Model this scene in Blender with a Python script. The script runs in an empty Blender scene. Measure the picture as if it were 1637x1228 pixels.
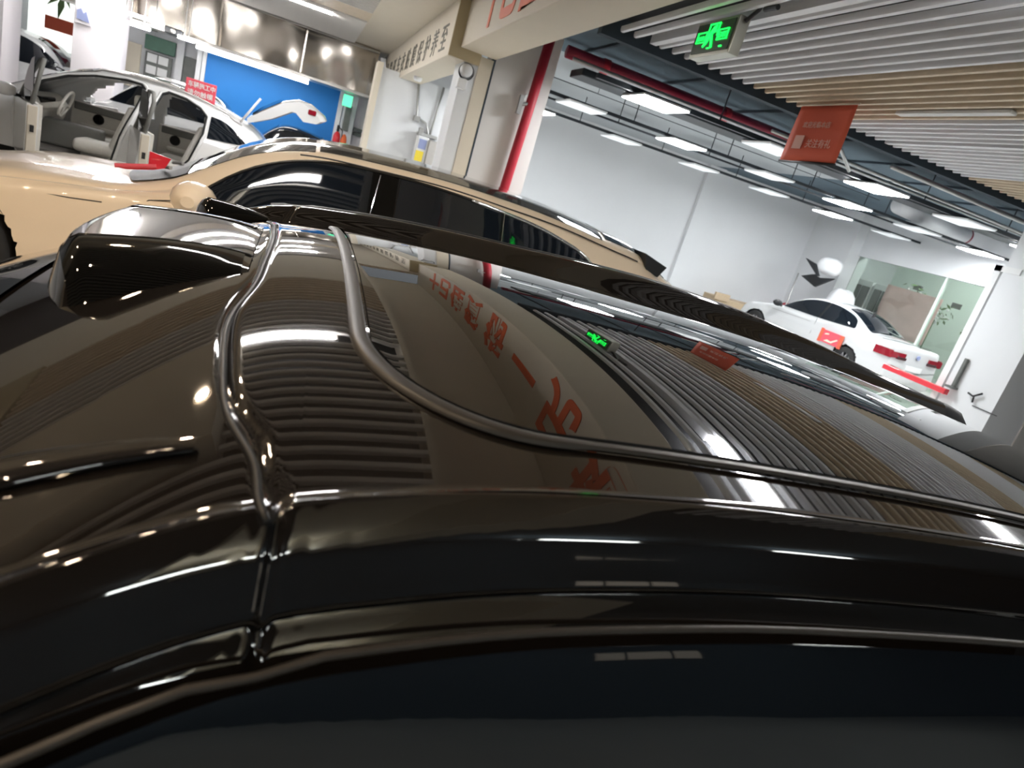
import bpy, bmesh, math, random
from mathutils import Vector, Matrix
PI = math.pi
random.seed(4)
SC = bpy.context.scene
COL = SC.collection
# ------------------------------------------------------------------ camera, world, exposure
W_PX, H_PX, F_PX, CAM_H = 1637, 1228, 1032.55, 1.70
cam_d = bpy.data.cameras.new('camera'); cam = bpy.data.objects.new('camera', cam_d); COL.objects.link(cam)
cam_d.sensor_fit = 'HORIZONTAL'; cam_d.sensor_width = 36.0; cam_d.lens = F_PX / W_PX * 36.0
cam_d.clip_start = 0.02; cam_d.clip_end = 100
def _n(v):
    l = math.sqrt(sum(c * c for c in v)); return [c / l for c in v]
_Y = _n((490 - W_PX / 2, 192 - H_PX / 2, F_PX)); _X = _n((3450 - W_PX / 2, 1092 - H_PX / 2, F_PX))
_Z = [_X[1]*_Y[2]-_X[2]*_Y[1], _X[2]*_Y[0]-_X[0]*_Y[2], _X[0]*_Y[1]-_X[1]*_Y[0]]
if _Z[1] > 0: _Z = [-c for c in _Z]
# rows are the world axes in camera space (x right, y down, z forward)
R = Matrix(((_X[0], -_X[1], -_X[2]), (_Y[0], -_Y[1], -_Y[2]), (_Z[0], -_Z[1], -_Z[2])))
cam.matrix_world = Matrix.Translation((0, 0, CAM_H)) @ R.to_4x4()
SC.camera = cam
cam_d.dof.use_dof = True; cam_d.dof.focus_distance = 1.6; cam_d.dof.aperture_fstop = 6.3
wd = bpy.data.worlds.new('world'); SC.world = wd; wd.use_nodes = True
wd.node_tree.nodes['Background'].inputs[0].default_value = (0.80, 0.86, 0.92, 1)
wd.node_tree.nodes['Background'].inputs[1].default_value = 0.12
SC.view_settings.view_transform = 'Standard'; SC.view_settings.look = 'None'
SC.view_settings.gamma = 1.0; SC.view_settings.use_curve_mapping = False
SC.view_settings.exposure = 1.15
SC.cycles.max_bounces = 7; SC.cycles.glossy_bounces = 5; SC.cycles.diffuse_bounces = 3
SC.cycles.sample_clamp_indirect = 6.0

def area(name, loc, sx, sy, power, color=(1, 1, 1), rot=(0, 0, 0)):
    d = bpy.data.lights.new(name, 'AREA'); d.shape = 'RECTANGLE'; d.size = sx; d.size_y = sy
    d.energy = power; d.color = color
    o = bpy.data.objects.new(name, d); o.location = loc; o.rotation_euler = rot; COL.objects.link(o)
    o.visible_camera = True
    return o

# ------------------------------------------------------------------ materials
MATS = {}
def mat(name, col, rough=0.5, metal=0.0, coat=0.0, emit=None, es=0.0, trans=0.0, ior=1.5, noise=0.0, nscale=8.0, bump=0.0, bscale=30.0, spec=0.5, alpha=1.0):
    m = bpy.data.materials.new(name); m.use_nodes = True; nt = m.node_tree; b = nt.nodes['Principled BSDF']
    b.inputs['Base Color'].default_value = (*col, 1); b.inputs['Roughness'].default_value = rough
    b.inputs['Metallic'].default_value = metal; b.inputs['Coat Weight'].default_value = coat
    b.inputs['Coat Roughness'].default_value = 0.02; b.inputs['IOR'].default_value = ior
    b.inputs['Specular IOR Level'].default_value = spec
    b.inputs['Transmission Weight'].default_value = trans; b.inputs['Alpha'].default_value = alpha
    if emit: b.inputs['Emission Color'].default_value = (*emit, 1); b.inputs['Emission Strength'].default_value = es
    tc = None
    if noise or bump: tc = nt.nodes.new('ShaderNodeTexCoord')
    if noise:
        n = nt.nodes.new('ShaderNodeTexNoise'); n.inputs['Scale'].default_value = nscale; n.inputs['Detail'].default_value = 4
        nt.links.new(tc.outputs['Object'], n.inputs['Vector'])
        mx = nt.nodes.new('ShaderNodeMix'); mx.data_type = 'RGBA'
        mx.inputs[6].default_value = (*[c * (1 - noise) for c in col], 1); mx.inputs[7].default_value = (*[min(1, c * (1 + noise)) for c in col], 1)
        nt.links.new(n.outputs['Fac'], mx.inputs[0]); nt.links.new(mx.outputs[2], b.inputs['Base Color'])
    if bump:
        n = nt.nodes.new('ShaderNodeTexNoise'); n.inputs['Scale'].default_value = bscale; n.inputs['Detail'].default_value = 2
        nt.links.new(tc.outputs['Object'], n.inputs['Vector'])
        bp = nt.nodes.new('ShaderNodeBump'); bp.inputs['Strength'].default_value = bump; bp.inputs['Distance'].default_value = 0.01
        nt.links.new(n.outputs['Fac'], bp.inputs['Height']); nt.links.new(bp.outputs['Normal'], b.inputs['Normal'])
    MATS[name] = m
    return m
M = dict(
    paint=mat('black_paint', (0.012, 0.010, 0.009), 0.035, 0.0, 1.0, ior=1.62, spec=0.5),
    roofglass=mat('roof_glass', (0.006, 0.006, 0.006), 0.012, 0.0, 0.8, ior=1.75, spec=0.7),
    sensor=mat('sensor_black', (0.004, 0.004, 0.004), 0.03, 0, 0.0, spec=0.3),
    seal=mat('rubber_seal', (0.035, 0.032, 0.029), 0.40),
    trimgloss=mat('gloss_trim', (0.05, 0.045, 0.04), 0.12, 0.6),
    matte=mat('matte_black', (0.008, 0.009, 0.011), 0.45),
    chrome=mat('chrome', (0.75, 0.75, 0.74), 0.1, 1.0),
    gold=mat('champagne_paint', (0.97, 0.80, 0.59), 0.28, 0.0, 0.8, noise=0.03, nscale=200),
    tint=mat('tinted_glass', (0.008, 0.011, 0.016), 0.03, 0, 0.4),
    tintroof=mat('tinted_roof_glass', (0.10, 0.095, 0.085), 0.05, 0.3, 0.8, ior=1.7),
    white=mat('white_paint', (0.86, 0.87, 0.88), 0.2, 0, 0.8),
    bmw=mat('clean_white_paint', (0.66, 0.67, 0.68), 0.18, 0, 0.8),
    cabin=mat('cabin_leather', (0.74, 0.72, 0.67), 0.6, noise=0.08, nscale=20, bump=0.2),
    cabin_d=mat('cabin_dark', (0.20, 0.20, 0.19), 0.7, noise=0.1),
    carpet=mat('cabin_carpet', (0.14, 0.13, 0.12), 0.95, noise=0.2, nscale=80),
    beige_edge=mat('door_edge', (0.72, 0.66, 0.56), 0.4),
    tyre=mat('tyre', (0.02, 0.02, 0.02), 0.8, bump=0.3),
    rim=mat('rim', (0.5, 0.5, 0.52), 0.25, 0.9),
    red=mat('red_wrap', (0.75, 0.03, 0.05), 0.3, 0, 0.5),
    redlamp=mat('tail_lamp', (0.28, 0.006, 0.02), 0.1, 0, 1.0),
    lampdark=mat('lamp_dark', (0.06, 0.01, 0.015), 0.1, 0, 1.0),
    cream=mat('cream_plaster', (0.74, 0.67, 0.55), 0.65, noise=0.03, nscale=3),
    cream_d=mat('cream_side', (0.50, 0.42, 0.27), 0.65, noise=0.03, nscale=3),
    wallw=mat('white_wall', (0.79, 0.805, 0.825), 0.7, noise=0.02, nscale=2),
    wallg=mat('grey_panel', (0.68, 0.66, 0.64), 0.8, noise=0.03, nscale=2),
    wallp=mat('pinkish_wall', (0.86, 0.82, 0.84), 0.6, noise=0.02, nscale=2),
    ceilw=mat('grey_ceiling', (0.42, 0.45, 0.47), 0.9, noise=0.06, nscale=1.5),
    ceild=mat('dark_ceiling', (0.085, 0.125, 0.155), 0.9, noise=0.15, nscale=1.2),
    void=mat('dark_fascia', (0.045, 0.065, 0.085), 0.9, noise=0.1),
    floor=mat('epoxy_floor', (0.60, 0.60, 0.58), 0.3, 0, 0.2, noise=0.08, nscale=1.5),
    slat=mat('grey_baffle', (0.86, 0.88, 0.93), 0.4, 0.0, noise=0.02),
    slatw=mat('wood_baffle', (0.70, 0.58, 0.43), 0.5, noise=0.12, nscale=12),
    slatd=mat('smoke_baffle', (0.72, 0.69, 0.65), 0.5, noise=0.05),
    slatback=mat('baffle_backing', (0.03, 0.033, 0.038), 0.9, noise=0.05),
    slatbackw=mat('wood_backing', (0.04, 0.032, 0.024), 0.9, noise=0.05),
    led=mat('led_panel', (1, 1, 1), 0.5, emit=(0.95, 0.98, 1.0), es=33.0),
    ledfill=mat('fill_led', (1, 1, 1), 0.5, emit=(0.95, 1.0, 0.96), es=16.0),  # emission for the added fill lamps
    ledglow=mat('rail_glow', (1, 1, 1), 0.5, emit=(1.0, 0.98, 0.96), es=9.0),
    warmpane=mat('lit_pane', (0.6, 0.55, 0.48), 0.4, emit=(1.0, 0.86, 0.7), es=0.18),
    sheetglow=mat('glowing_print', (0.85, 0.87, 0.85), 0.5, emit=(0.95, 1.0, 0.96), es=0.45),  # print given a glow of its own to brighten the left bay
    leddim=mat('dim_panel', (0.75, 0.77, 0.78), 0.4, emit=(0.9, 0.95, 1.0), es=0.25),
    ledwarm=mat('warm_lamp', (1, 1, 1), 0.5, emit=(1.0, 0.76, 0.52), es=220.0),
    ledstrip=mat('led_strip', (1, 1, 1), 0.5, emit=(1.0, 0.98, 0.97), es=36.0),
    track=mat('black_track', (0.018, 0.024, 0.03), 0.5),
    pipe=mat('red_pipe', (0.40, 0.012, 0.03), 0.5, noise=0.08, nscale=10),
    pipe_d=mat('dark_red_pipe', (0.27, 0.016, 0.045), 0.4),
    foil=mat('foil', (0.52, 0.48, 0.43), 0.24, 1.0, bump=0.6, bscale=1.6),
    metal=mat('grey_metal', (0.45, 0.45, 0.44), 0.4, 0.8),
    steel=mat('brushed_steel', (0.60, 0.58, 0.55), 0.35, 0.9),
    blue=mat('blue_screen', (0.014, 0.22, 0.66), 0.6, noise=0.12, nscale=1.2),
    orange=mat('orange_letter', (0.85, 0.14, 0.03), 0.5),
    banner=mat('banner_cloth', (0.72, 0.13, 0.07), 0.7, noise=0.05, nscale=4),
    bannertext=mat('banner_print', (0.78, 0.45, 0.38), 0.7),
    grey_letter=mat('grey_letter', (0.14, 0.13, 0.10), 0.6),
    exitface=mat('exit_face', (0.035, 0.055, 0.04), 0.3),
    green=mat('exit_green', (0.02, 0.8, 0.1), 0.4, emit=(0.01, 1.0, 0.10), es=0.8),
    exitframe=mat('exit_frame', (0.42, 0.42, 0.36), 0.35, 0.7),
    glassw=mat('clear_glass', (0.86, 0.95, 0.90), 0.02, trans=1.0, ior=1.45),
    greenroom=mat('pale_green_wall', (0.78, 0.86, 0.80), 0.6, noise=0.02, nscale=2),
    greypic=mat('dark_poster', (0.16, 0.17, 0.16), 0.6, noise=0.3, nscale=9),
    poster=mat('poster_white', (0.85, 0.86, 0.86), 0.6),
    postergreen=mat('poster_green', (0.10, 0.20, 0.15), 0.6, noise=0.2, nscale=10),
    yellow=mat('yellow_label', (0.80, 0.62, 0.05), 0.6),
    boxm=mat('cardboard', (0.52, 0.40, 0.27), 0.8, noise=0.1, nscale=15),
    plant=mat('plant_leaf', (0.10, 0.17, 0.06), 0.6, noise=0.3, nscale=20),
    balloon=mat('plastic_bag', (0.85, 0.86, 0.88), 0.35, trans=0.0, noise=0.05),
    pink=mat('pink_panel', (0.90, 0.60, 0.57), 0.7, noise=0.12, nscale=3),
    darkcar=mat('navy_paint', (0.02, 0.03, 0.05), 0.1, 0, 1.0),
    bluetext=mat('blue_print', (0.30, 0.35, 0.58), 0.6),
    redsign=mat('red_sign', (0.80, 0.10, 0.14), 0.6),
    extred=mat('extinguisher_red', (0.75, 0.02, 0.03), 0.3),
    signgreen=mat('sign_green', (0.1, 0.6, 0.3), 0.5, emit=(0.1, 0.8, 0.4), es=0.7),
    ductw=mat('white_duct', (0.66, 0.67, 0.69), 0.4),
)
# ------------------------------------------------------------------ helpers
def tag(o, label, cat, group=None, kind=None):
    if label: o['label'] = label
    if cat: o['category'] = cat
    if group: o['group'] = group
    if kind: o['kind'] = kind
    return o
def thing(name, label, cat, loc=(0, 0, 0), group=None):
    o = bpy.data.objects.new(name, None); COL.objects.link(o); o.location = loc; o.empty_display_size = 0.1
    return tag(o, label, cat, group)
def root_loc(p):
    v = Vector((0, 0, 0))
    while p is not None:
        v += Vector(p.location); p = p.parent
    return v
def mesh(name, verts, faces, m, parent=None, smooth=False, tf=None, loc=None):
    if tf: verts = [tf(v) for v in verts]
    if parent is not None: o0 = root_loc(parent)
    elif loc is not None: o0 = Vector(loc)
    else:
        xs = [v[0] for v in verts]; ys = [v[1] for v in verts]; zs = [v[2] for v in verts]
        o0 = Vector(((min(xs)+max(xs))/2, (min(ys)+max(ys))/2, min(zs)))
    me = bpy.data.meshes.new(name); me.from_pydata([tuple(Vector(v) - o0) for v in verts], [], faces); me.update()
    bm = bmesh.new(); bm.from_mesh(me); bmesh.ops.recalc_face_normals(bm, faces=bm.faces[:]); bm.to_mesh(me); bm.free()
    if smooth:
        for p in me.polygons: p.use_smooth = True
    me.materials.append(m)
    o = bpy.data.objects.new(name, me); COL.objects.link(o)
    if parent is not None: o.parent = parent
    else: o.location = o0
    return o
class MB:
    def __init__(s): s.v = []; s.f = []
    def add(s, v, f):
        n = len(s.v); s.v += [tuple(a) for a in v]; s.f += [tuple(i + n for i in q) for q in f]; return s
    def box(s, x0, x1, y0, y1, z0, z1, b=0.0):
        if b <= 0:
            v = [(x, y, z) for x in (x0, x1) for y in (y0, y1) for z in (z0, z1)]
            return s.add(v, [(0, 1, 3, 2), (4, 6, 7, 5), (0, 4, 5, 1), (2, 3, 7, 6), (0, 2, 6, 4), (1, 5, 7, 3)])
        bm = bmesh.new(); bmesh.ops.create_cube(bm, size=1)
        for v in bm.verts: v.co = Vector(((x0+x1)/2 + v.co.x*(x1-x0), (y0+y1)/2 + v.co.y*(y1-y0), (z0+z1)/2 + v.co.z*(z1-z0)))
        b = min(b, 0.45 * min(abs(x1-x0), abs(y1-y0), abs(z1-z0)))
        bmesh.ops.bevel(bm, geom=bm.edges[:], offset=b, segments=3, affect='EDGES', profile=0.5)
        bm.verts.index_update(); s.add([v.co[:] for v in bm.verts], [[v.index for v in f.verts] for f in bm.faces]); bm.free(); return s
    def obox(s, c, ux, uy, uz):
        c, ux, uy, uz = map(Vector, (c, ux, uy, uz))
        v = [c + ux*a + uy*b_ + uz*d for a in (-.5, .5) for b_ in (-.5, .5) for d in (-.5, .5)]
        return s.add(v, [(0, 1, 3, 2), (4, 6, 7, 5), (0, 4, 5, 1), (2, 3, 7, 6), (0, 2, 6, 4), (1, 5, 7, 3)])
    def tube(s, pts, r, n=10, closed=False):
        pts = [Vector(p) for p in pts]; N = len(pts); rs = r if isinstance(r, (list, tuple)) else [r]*N
        v = []; up = None
        for i, p in enumerate(pts):
            if closed: t = pts[(i+1) % N] - pts[i-1]
            else: t = pts[min(i+1, N-1)] - pts[max(i-1, 0)]
            t.normalize()
            if up is None: up = Vector((0, 0, 1)) if abs(t.z) < 0.9 else Vector((1, 0, 0))
            a = t.cross(up); a.normalize(); b_ = a.cross(t); up = b_
            v += [p + (a*math.cos(2*PI*k/n) + b_*math.sin(2*PI*k/n))*rs[i] for k in range(n)]
        f = []
        for i in range(N if closed else N-1):
            j = (i+1) % N
            f += [(i*n+k, i*n+(k+1) % n, j*n+(k+1) % n, j*n+k) for k in range(n)]
        if not closed: f += [tuple(range(n)), tuple((N-1)*n+k for k in range(n))]
        return s.add(v, f)
    def lathe(s, prof, c=(0, 0, 0), ax='z', n=24):
        v = []; f = []
        for (r, h) in prof:
            for k in range(n):
                a = 2*PI*k/n; p = (r*math.cos(a), r*math.sin(a), h)
                if ax == 'x': p = (p[2], p[0], p[1])
                if ax == 'y': p = (p[0], p[2], p[1])
                v.append((p[0]+c[0], p[1]+c[1], p[2]+c[2]))
        for i in range(len(prof)-1): f += [(i*n+k, i*n+(k+1) % n, (i+1)*n+(k+1) % n, (i+1)*n+k) for k in range(n)]
        return s.add(v, f)
    def prism(s, poly, ax, a, b_):
        n = len(poly)
        def P(p, h): return {'x': (h, p[0], p[1]), 'y': (p[0], h, p[1]), 'z': (p[0], p[1], h)}[ax]
        v = [P(p, a) for p in poly] + [P(p, b_) for p in poly]
        return s.add(v, [tuple(range(n)), tuple(range(2*n-1, n-1, -1))] + [(i, (i+1) % n, n+(i+1) % n, n+i) for i in range(n)])
    def grid(s, rows, closed=False):
        m_ = len(rows[0]); v = [p for r in rows for p in r]; f = []
        for i in range(len(rows)-1):
            for j in range(m_ if closed else m_-1):
                k = (j+1) % m_; f.append((i*m_+j, i*m_+k, (i+1)*m_+k, (i+1)*m_+j))
        return s.add(v, f)
    def make(s, name, m, parent=None, smooth=False, tf=None, loc=None):
        return mesh(name, s.v, s.f, m, parent, smooth, tf, loc)
def autosmooth(o, ang=40):
    me = o.data
    for p in me.polygons: p.use_smooth = True
    bm = bmesh.new(); bm.from_mesh(me)
    for e in bm.edges:
        if len(e.link_faces) == 2 and e.calc_face_angle(0) > math.radians(ang): e.smooth = False
    bm.to_mesh(me); bm.free(); return o
def struct(o): o['kind'] = 'structure'; return o
def sbox(name, x0, x1, y0, y1, z0, z1, m): return struct(MB().box(x0, x1, y0, y1, z0, z1).make(name, m))
def nat(xk, yk):
    n = len(xk); a = [0]*n; c = [0]*n; d = [0]*n; b_ = [1]*n
    for i in range(1, n-1):
        h0 = xk[i]-xk[i-1]; h1 = xk[i+1]-xk[i]; a[i] = h0; b_[i] = 2*(h0+h1); c[i] = h1
        d[i] = 6*((yk[i+1]-yk[i])/h1-(yk[i]-yk[i-1])/h0)
    for i in range(1, n):
        w = a[i]/b_[i-1]; b_[i] -= w*c[i-1]; d[i] -= w*d[i-1]
    m_ = [0]*n
    for i in range(n-2, 0, -1): m_[i] = (d[i]-c[i]*m_[i+1])/b_[i]
    return m_
class Spl:
    def __init__(s, pts, linear=False):
        s.x = [p[0] for p in pts]; s.y = [p[1] for p in pts]; s.m = [0]*len(pts) if linear else nat(s.x, s.y)
    def __call__(s, x):
        xk = s.x; x = min(max(x, xk[0]), xk[-1]); i = 0
        while i < len(xk)-2 and x > xk[i+1]: i += 1
        h = xk[i+1]-xk[i]; a = (xk[i+1]-x)/h; b_ = 1-a
        return a*s.y[i]+b_*s.y[i+1]+((a**3-a)*s.m[i]+(b_**3-b_)*s.m[i+1])*h*h/6
def frange(a, b_, st):
    n = max(1, round((b_-a)/st)); return [a+(b_-a)*i/n for i in range(n+1)]
def inpoly(x, y, P):
    c = False; j = len(P)-1
    for i in range(len(P)):
        if (P[i][1] > y) != (P[j][1] > y) and x < (P[j][0]-P[i][0])*(y-P[i][1])/(P[j][1]-P[i][1])+P[i][0]: c = not c
        j = i
    return c
def text(name, s, size, m, origin, ux, uz, parent=None, depth=0.006, sx=1.0, align='LEFT', bold=0.0):
    """flat lettering with real thickness: ux = reading direction, uz = up direction."""
    cu = bpy.data.curves.new(name, 'FONT'); cu.body = s; cu.size = size; cu.extrude = depth; cu.align_x = align; cu.offset = bold
    t = bpy.data.objects.new('tmp', cu); COL.objects.link(t)
    dg = bpy.context.evaluated_depsgraph_get(); me = bpy.data.meshes.new_from_object(t.evaluated_get(dg))
    bpy.data.objects.remove(t); bpy.data.curves.remove(cu)
    ux = Vector(ux).normalized(); uz = Vector(uz).normalized(); un = ux.cross(uz)
    o0 = root_loc(parent) if parent else Vector(origin)
    for v in me.vertices: v.co = Vector(origin) + ux*v.co.x*sx + uz*v.co.y + un*v.co.z - o0
    me.materials.clear(); me.materials.append(m)
    o = bpy.data.objects.new(name, me); COL.objects.link(o)
    if parent: o.parent = parent
    else: o.location = o0
    return o
def dup(root, d, label=None, group=None):
    r = root.copy(); COL.objects.link(r); r.location = Vector(root.location) + Vector(d)
    if label: r['label'] = label
    if group: r['group'] = group
    for ch in list(root.children):
        c = ch.copy(); COL.objects.link(c); c.parent = r
        for g in list(ch.children):
            e = g.copy(); COL.objects.link(e); e.parent = c
    return r
# ================================================================== SETTING
sbox('floor', -10, 20, -7, 20, -0.1, 0, M['floor'])
sbox('wall_back', -10, 3.2, 18.0, 18.2, 0, 4, M['wallw'])
sbox('wall_rear_room', 2.0, 19, 15.0, 15.2, 0, 3.5, M['wallw'])
sbox('wall_front', -10, 20, -7.2, -7, 0, 4, M['void'])
for k, x in enumerate((4.75, 5.28, 6.12)):
    struct(MB().box(x, x+(0.45, 0.75, 0.45)[k], -7.0, -6.95, 1.5, 2.55).make('window_%d' % (k+3), M['warmpane']))
sbox('wall_left', -10.2, -10, -7, 18, 0, 4, M['wallw'])
sbox('wall_right', 19, 19.2, -7, 15, 0, 4, M['wallw'])
sbox('ceiling_bright_room', 2.0, 9.6, 9.1, 15, 3.5, 3.6, M['ceilw'])
sbox('ceiling_dark_behind', 2.0, 19, -7, -1.3, 3.5, 3.6, M['void'])
sbox('ceiling_dark_bay', 2.0, 19, -1.3, 9.1, 3.5, 3.6, M['ceild'])
sbox('ceiling_cream', 0.65, 1.55, 8.3, 17.9, 3.5, 3.6, M['cream'])
sbox('ceiling_cream_high', 0.60, 1.60, -7, 8.3, 4.0, 4.1, M['cream'])
sbox('trim_cream_step', 0.62, 0.66, -7, 8.3, 3.42, 4.0, M['cream'])
sbox('ceiling_left', -10, 0.65, -7, 18, 3.62, 3.7, M['slatback'])
sbox('ceiling_cream_band', -10, 0.65, 5.8, 8.2, 3.46, 3.6, M['cream'])
sbox('ceiling_cream_drop', -10, -0.75, 2.15, 3.4, 3.2, 3.6, M['cream'])
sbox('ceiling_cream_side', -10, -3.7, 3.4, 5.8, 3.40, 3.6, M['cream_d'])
sbox('trim_baffle_edge', 2.05, 19, 5.42, 5.50, 3.0, 3.5, M['void'])
sbox('trim_wood_band', -3.4, 0.65, 11.2, 12.1, 3.44, 3.5, M['slatw'])
for i, x in enumerate((3.1, 4.3, 5.5, 6.7, 7.9, 9.1, 10.3)):
    sbox('trim_joint_%d' % (i+1), x, x+0.035, 5.5, 9.05, 3.47, 3.5, M['void'])
# cream header beam with the orange lettering (runs overhead towards the viewer)
hb = MB().box(1.53, 1.98, -6.9, 8.40, 3.0, 4.0, 0.01).make('header_beam', M['cream'])
tag(hb, 'long cream header beam overhead with large orange painted characters', 'beam')
chars = '十己佳質術一兄地'
ys = [7.50, 6.88, 6.22, 5.50, 4.66, 3.80, 3.0, 2.12]
for ch, y in zip(chars, ys):
    text('painted_character', ch, 0.68, M['orange'], (1.528, y, 3.15), (0, -1, 0), (0, 0, 1), hb, 0.004, sx=0.86, bold=0.022)
lb = MB().box(1.40, 1.80, 8.40, 17.0, 2.87, 3.5, 0.01).make('sign_beam', M['cream'])
tag(lb, 'cream boxed beam with a row of dark characters above the partition room', 'beam')
eb = MB().box(1.405, 1.795, 8.385, 8.399, 2.875, 3.495).make('end_board', M['cream_d'], lb); eb['label'] = 'tan end board'  # end board in a darker tan than the beam
for k, ch in enumerate('至养护保膜贴衣车形隐业专'[::-1]):
    text('dark_character', ch, 0.36, M['grey_letter'], (1.398, 16.2 - k*0.64, 2.98), (0, -1, 0), (0, 0, 1), lb, 0.004, sx=1.25)
bl = MB().lathe([(0.0, 2.80), (0.05, 2.805), (0.07, 2.83), (0.07, 2.87)], (1.58, 11.8, 0)).make('dome_camera', M['balloon'], None, True)
tag(bl, 'small white dome camera under the cream sign beam', 'camera')
# pillar under the beams and the grey panel with the red riser
pl = MB().box(1.62, 1.80, 8.45, 8.95, 0, 2.99).make('wall_pillar_white', M['wallw']); struct(pl)
struct(MB().box(1.80, 1.97, 8.44, 8.95, 0, 2.99).make('wall_pillar_cream', M['cream']))
struct(MB().box(1.972, 1.992, 8.435, 8.95, 0, 3.02).make('trim_pillar_edge', M['void']))
struct(MB().box(1.995, 2.76, 8.45, 8.95, 0, 3.5).make('wall_grey_panel', M['wallg']))
pp = thing('fire_pipe', 'dark red fire riser pipe running down the grey panel wall', 'pipe', (2.48, 8.32, 0))
MB().tube([(2.50, 8.32, 0), (2.47, 8.32, 1.4), (2.48, 8.32, 1.62), (2.52, 8.32, 2.6), (2.55, 8.32, 3.5)], 0.062, 16).make('riser', M['pipe'], pp, True)
MB().tube([(2.47, 8.32, 1.40), (2.475, 8.32, 1.60)], 0.078, 16).make('coupling', M['pipe'], pp, True)
g = MB().tube([(2.52, 8.30, 2.66), (2.40, 8.30, 2.62)], 0.022, 10).box(2.36, 2.41, 8.27, 8.33, 2.50, 2.72).tube([(2.43, 8.30, 2.74), (2.36, 8.30, 2.50)], 0.014, 8)
g.make('valve', M['metal'], pp)
al = thing('alarm_horn', 'white round alarm horn with black ring high on white pillar', 'alarm', (1.70, 8.42, 2.62))
MB().lathe([(0.0, -0.10), (0.05, -0.10), (0.075, -0.07), (0.08, 0.0)], (1.66, 8.45, 2.78), 'y').make('horn', M['balloon'], al, True)
MB().lathe([(0.082, -0.04), (0.095, -0.03), (0.095, 0.0)], (1.67, 8.45, 2.77), 'y').make('ring', M['matte'], al, True)
MB().box(1.58, 1.70, 8.33, 8.45, 2.56, 2.68, 0.02).make('base_box', M['balloon'], al)
# partition room behind the pillar
struct(MB().box(1.05, 2.6, 12.9, 13.0, 0, 2.95).make('wall_partition', M['wallw']))
struct(MB().box(0.98, 1.08, 12.7, 13.1, 0, 3.0).make('trim_partition_post', M['cream']))
cp = thing('conduit', 'grey metal conduit with junction box bending down the partition', 'conduit', (1.9, 12.85, 2.0))
MB().tube([(1.75, 12.86, 2.95), (1.85, 12.86, 2.34), (1.86, 12.86, 2.30)], 0.022).make('straight_run', M['metal'], cp, True)
MB().tube([(1.90, 12.86, 2.30), (2.05, 12.86, 2.26), (2.13, 12.86, 2.1), (2.14, 12.86, 2.07)], 0.02).make('elbow', M['metal'], cp, True)
MB().tube([(2.22, 12.86, 2.95), (2.16, 12.86, 1.95)], 0.02).make('drop_run', M['metal'], cp, True)
MB().box(1.80, 1.92, 12.80, 12.9, 2.24, 2.34, 0.01).make('junction_box', M['metal'], cp)
MB().box(1.92, 2.30, 12.76, 12.9, 2.03, 2.09, 0.01).box(1.93, 2.02, 12.74, 12.8, 2.03, 2.16, 0.01).make('socket_row', M['metal'], cp)
bx = thing('electrical_cabinet', 'beige grey electrical cabinet on the partition with a yellow notice', 'cabinet', (2.3, 12.6, 0))
MB().box(2.12, 2.58, 12.5, 12.8, 0.0, 2.0, 0.02).make('body', M['steel'], bx)
pn = MB().box(1.92, 2.12, 12.55, 12.8, 1.2, 2.02, 0.01).make('notice_box', M['poster'], bx)
MB().box(1.95, 2.09, 12.54, 12.55, 1.80, 1.97).make('printed_panel', M['bluetext'], bx)
MB().box(1.93, 2.07, 12.53, 12.55, 1.58, 1.76).make('yellow_notice', M['yellow'], bx)
# foil wrapped bulkhead and blue screen
fo = thing('foil_bulkhead', 'silver foil wrapped bulkhead hanging above the blue shutter', 'bulkhead', (-2, 15.6, 2.5))
N = 90
rows = []
for j in range(13):
    z = 2.56 + 0.94*j/12
    rows.append([(-6.5 + 7.7*i/N, 15.62 + 0.05*math.sin(i*0.42+j*0.10) + 0.025*math.sin(i*0.17-j*0.33), z) for i in range(N+1)])
MB().grid(rows).make('foil_skin', M['foil'], fo, True)
for x in (-5.0, -3.4, -1.9, -0.3):
    MB().box(x, x+0.03, 15.52, 15.6, 2.55, 3.5).make('fold', M['foil'], fo)
MB().box(-6.5, 1.2, 15.70, 16.2, 2.55, 3.5).make('core', M['steel'], fo)
MB().box(-6.5, 1.2, 15.45, 16.2, 2.50, 2.56, 0.01).make('bottom_rail', M['steel'], fo)
MB().box(-6.5, 1.2, 15.50, 15.56, 3.42, 3.46, 0.01).make('top_rail', M['steel'], fo)
ls = MB().box(-2.3, -0.1, 15.9, 16.0, 2.42, 2.47).make('tube_light', M['ledglow']); tag(ls, 'white strip under the foil bulkhead, glow added to light the blue shutter', 'light')  # glow added along the rail to brighten shutter and foil
tarp = MB().grid([[(1.27+0.04*math.sin(k*0.9)+0.1*u, 15.35-0.1*u, 3.35-0.14*k) for u in (-0.5, 0, 0.5)] for k in range(7)]).make('plastic_sheet', M['balloon'], None, True)
tarp.modifiers.new('s', 'SOLIDIFY').thickness = 0.004
tag(tarp, 'pale blue plastic sheet hanging at the end of the foil bulkhead', 'plastic sheet')
bs = thing('roller_shutter', 'bright blue roller shutter behind the white car with raised tailgate', 'shutter', (-0.8, 17, 0))
MB().box(-2.22, 0.62, 17.0, 17.08, 0, 2.55).make('curtain', M['blue'], bs)
MB().box(-2.30, -2.22, 16.95, 17.1, 0, 2.55).make('side_guide', M['poster'], bs)
MB().box(0.62, 0.72, 16.95, 17.1, 0, 2.55).make('side_guide', M['poster'], bs)
struct(MB().box(-2.40, -2.31, 16.9, 17.3, 0, 3.4).make('wall_shutter_side', M['wallw']))
struct(MB().box(0.74, 1.02, 16.6, 17.0, 0, 2.9).make('wall_door_jamb', M['wallw']))
struct(MB().box(1.02, 1.36, 17.0, 17.2, 0, 2.9).make('door_1', M['wallp']))
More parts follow.
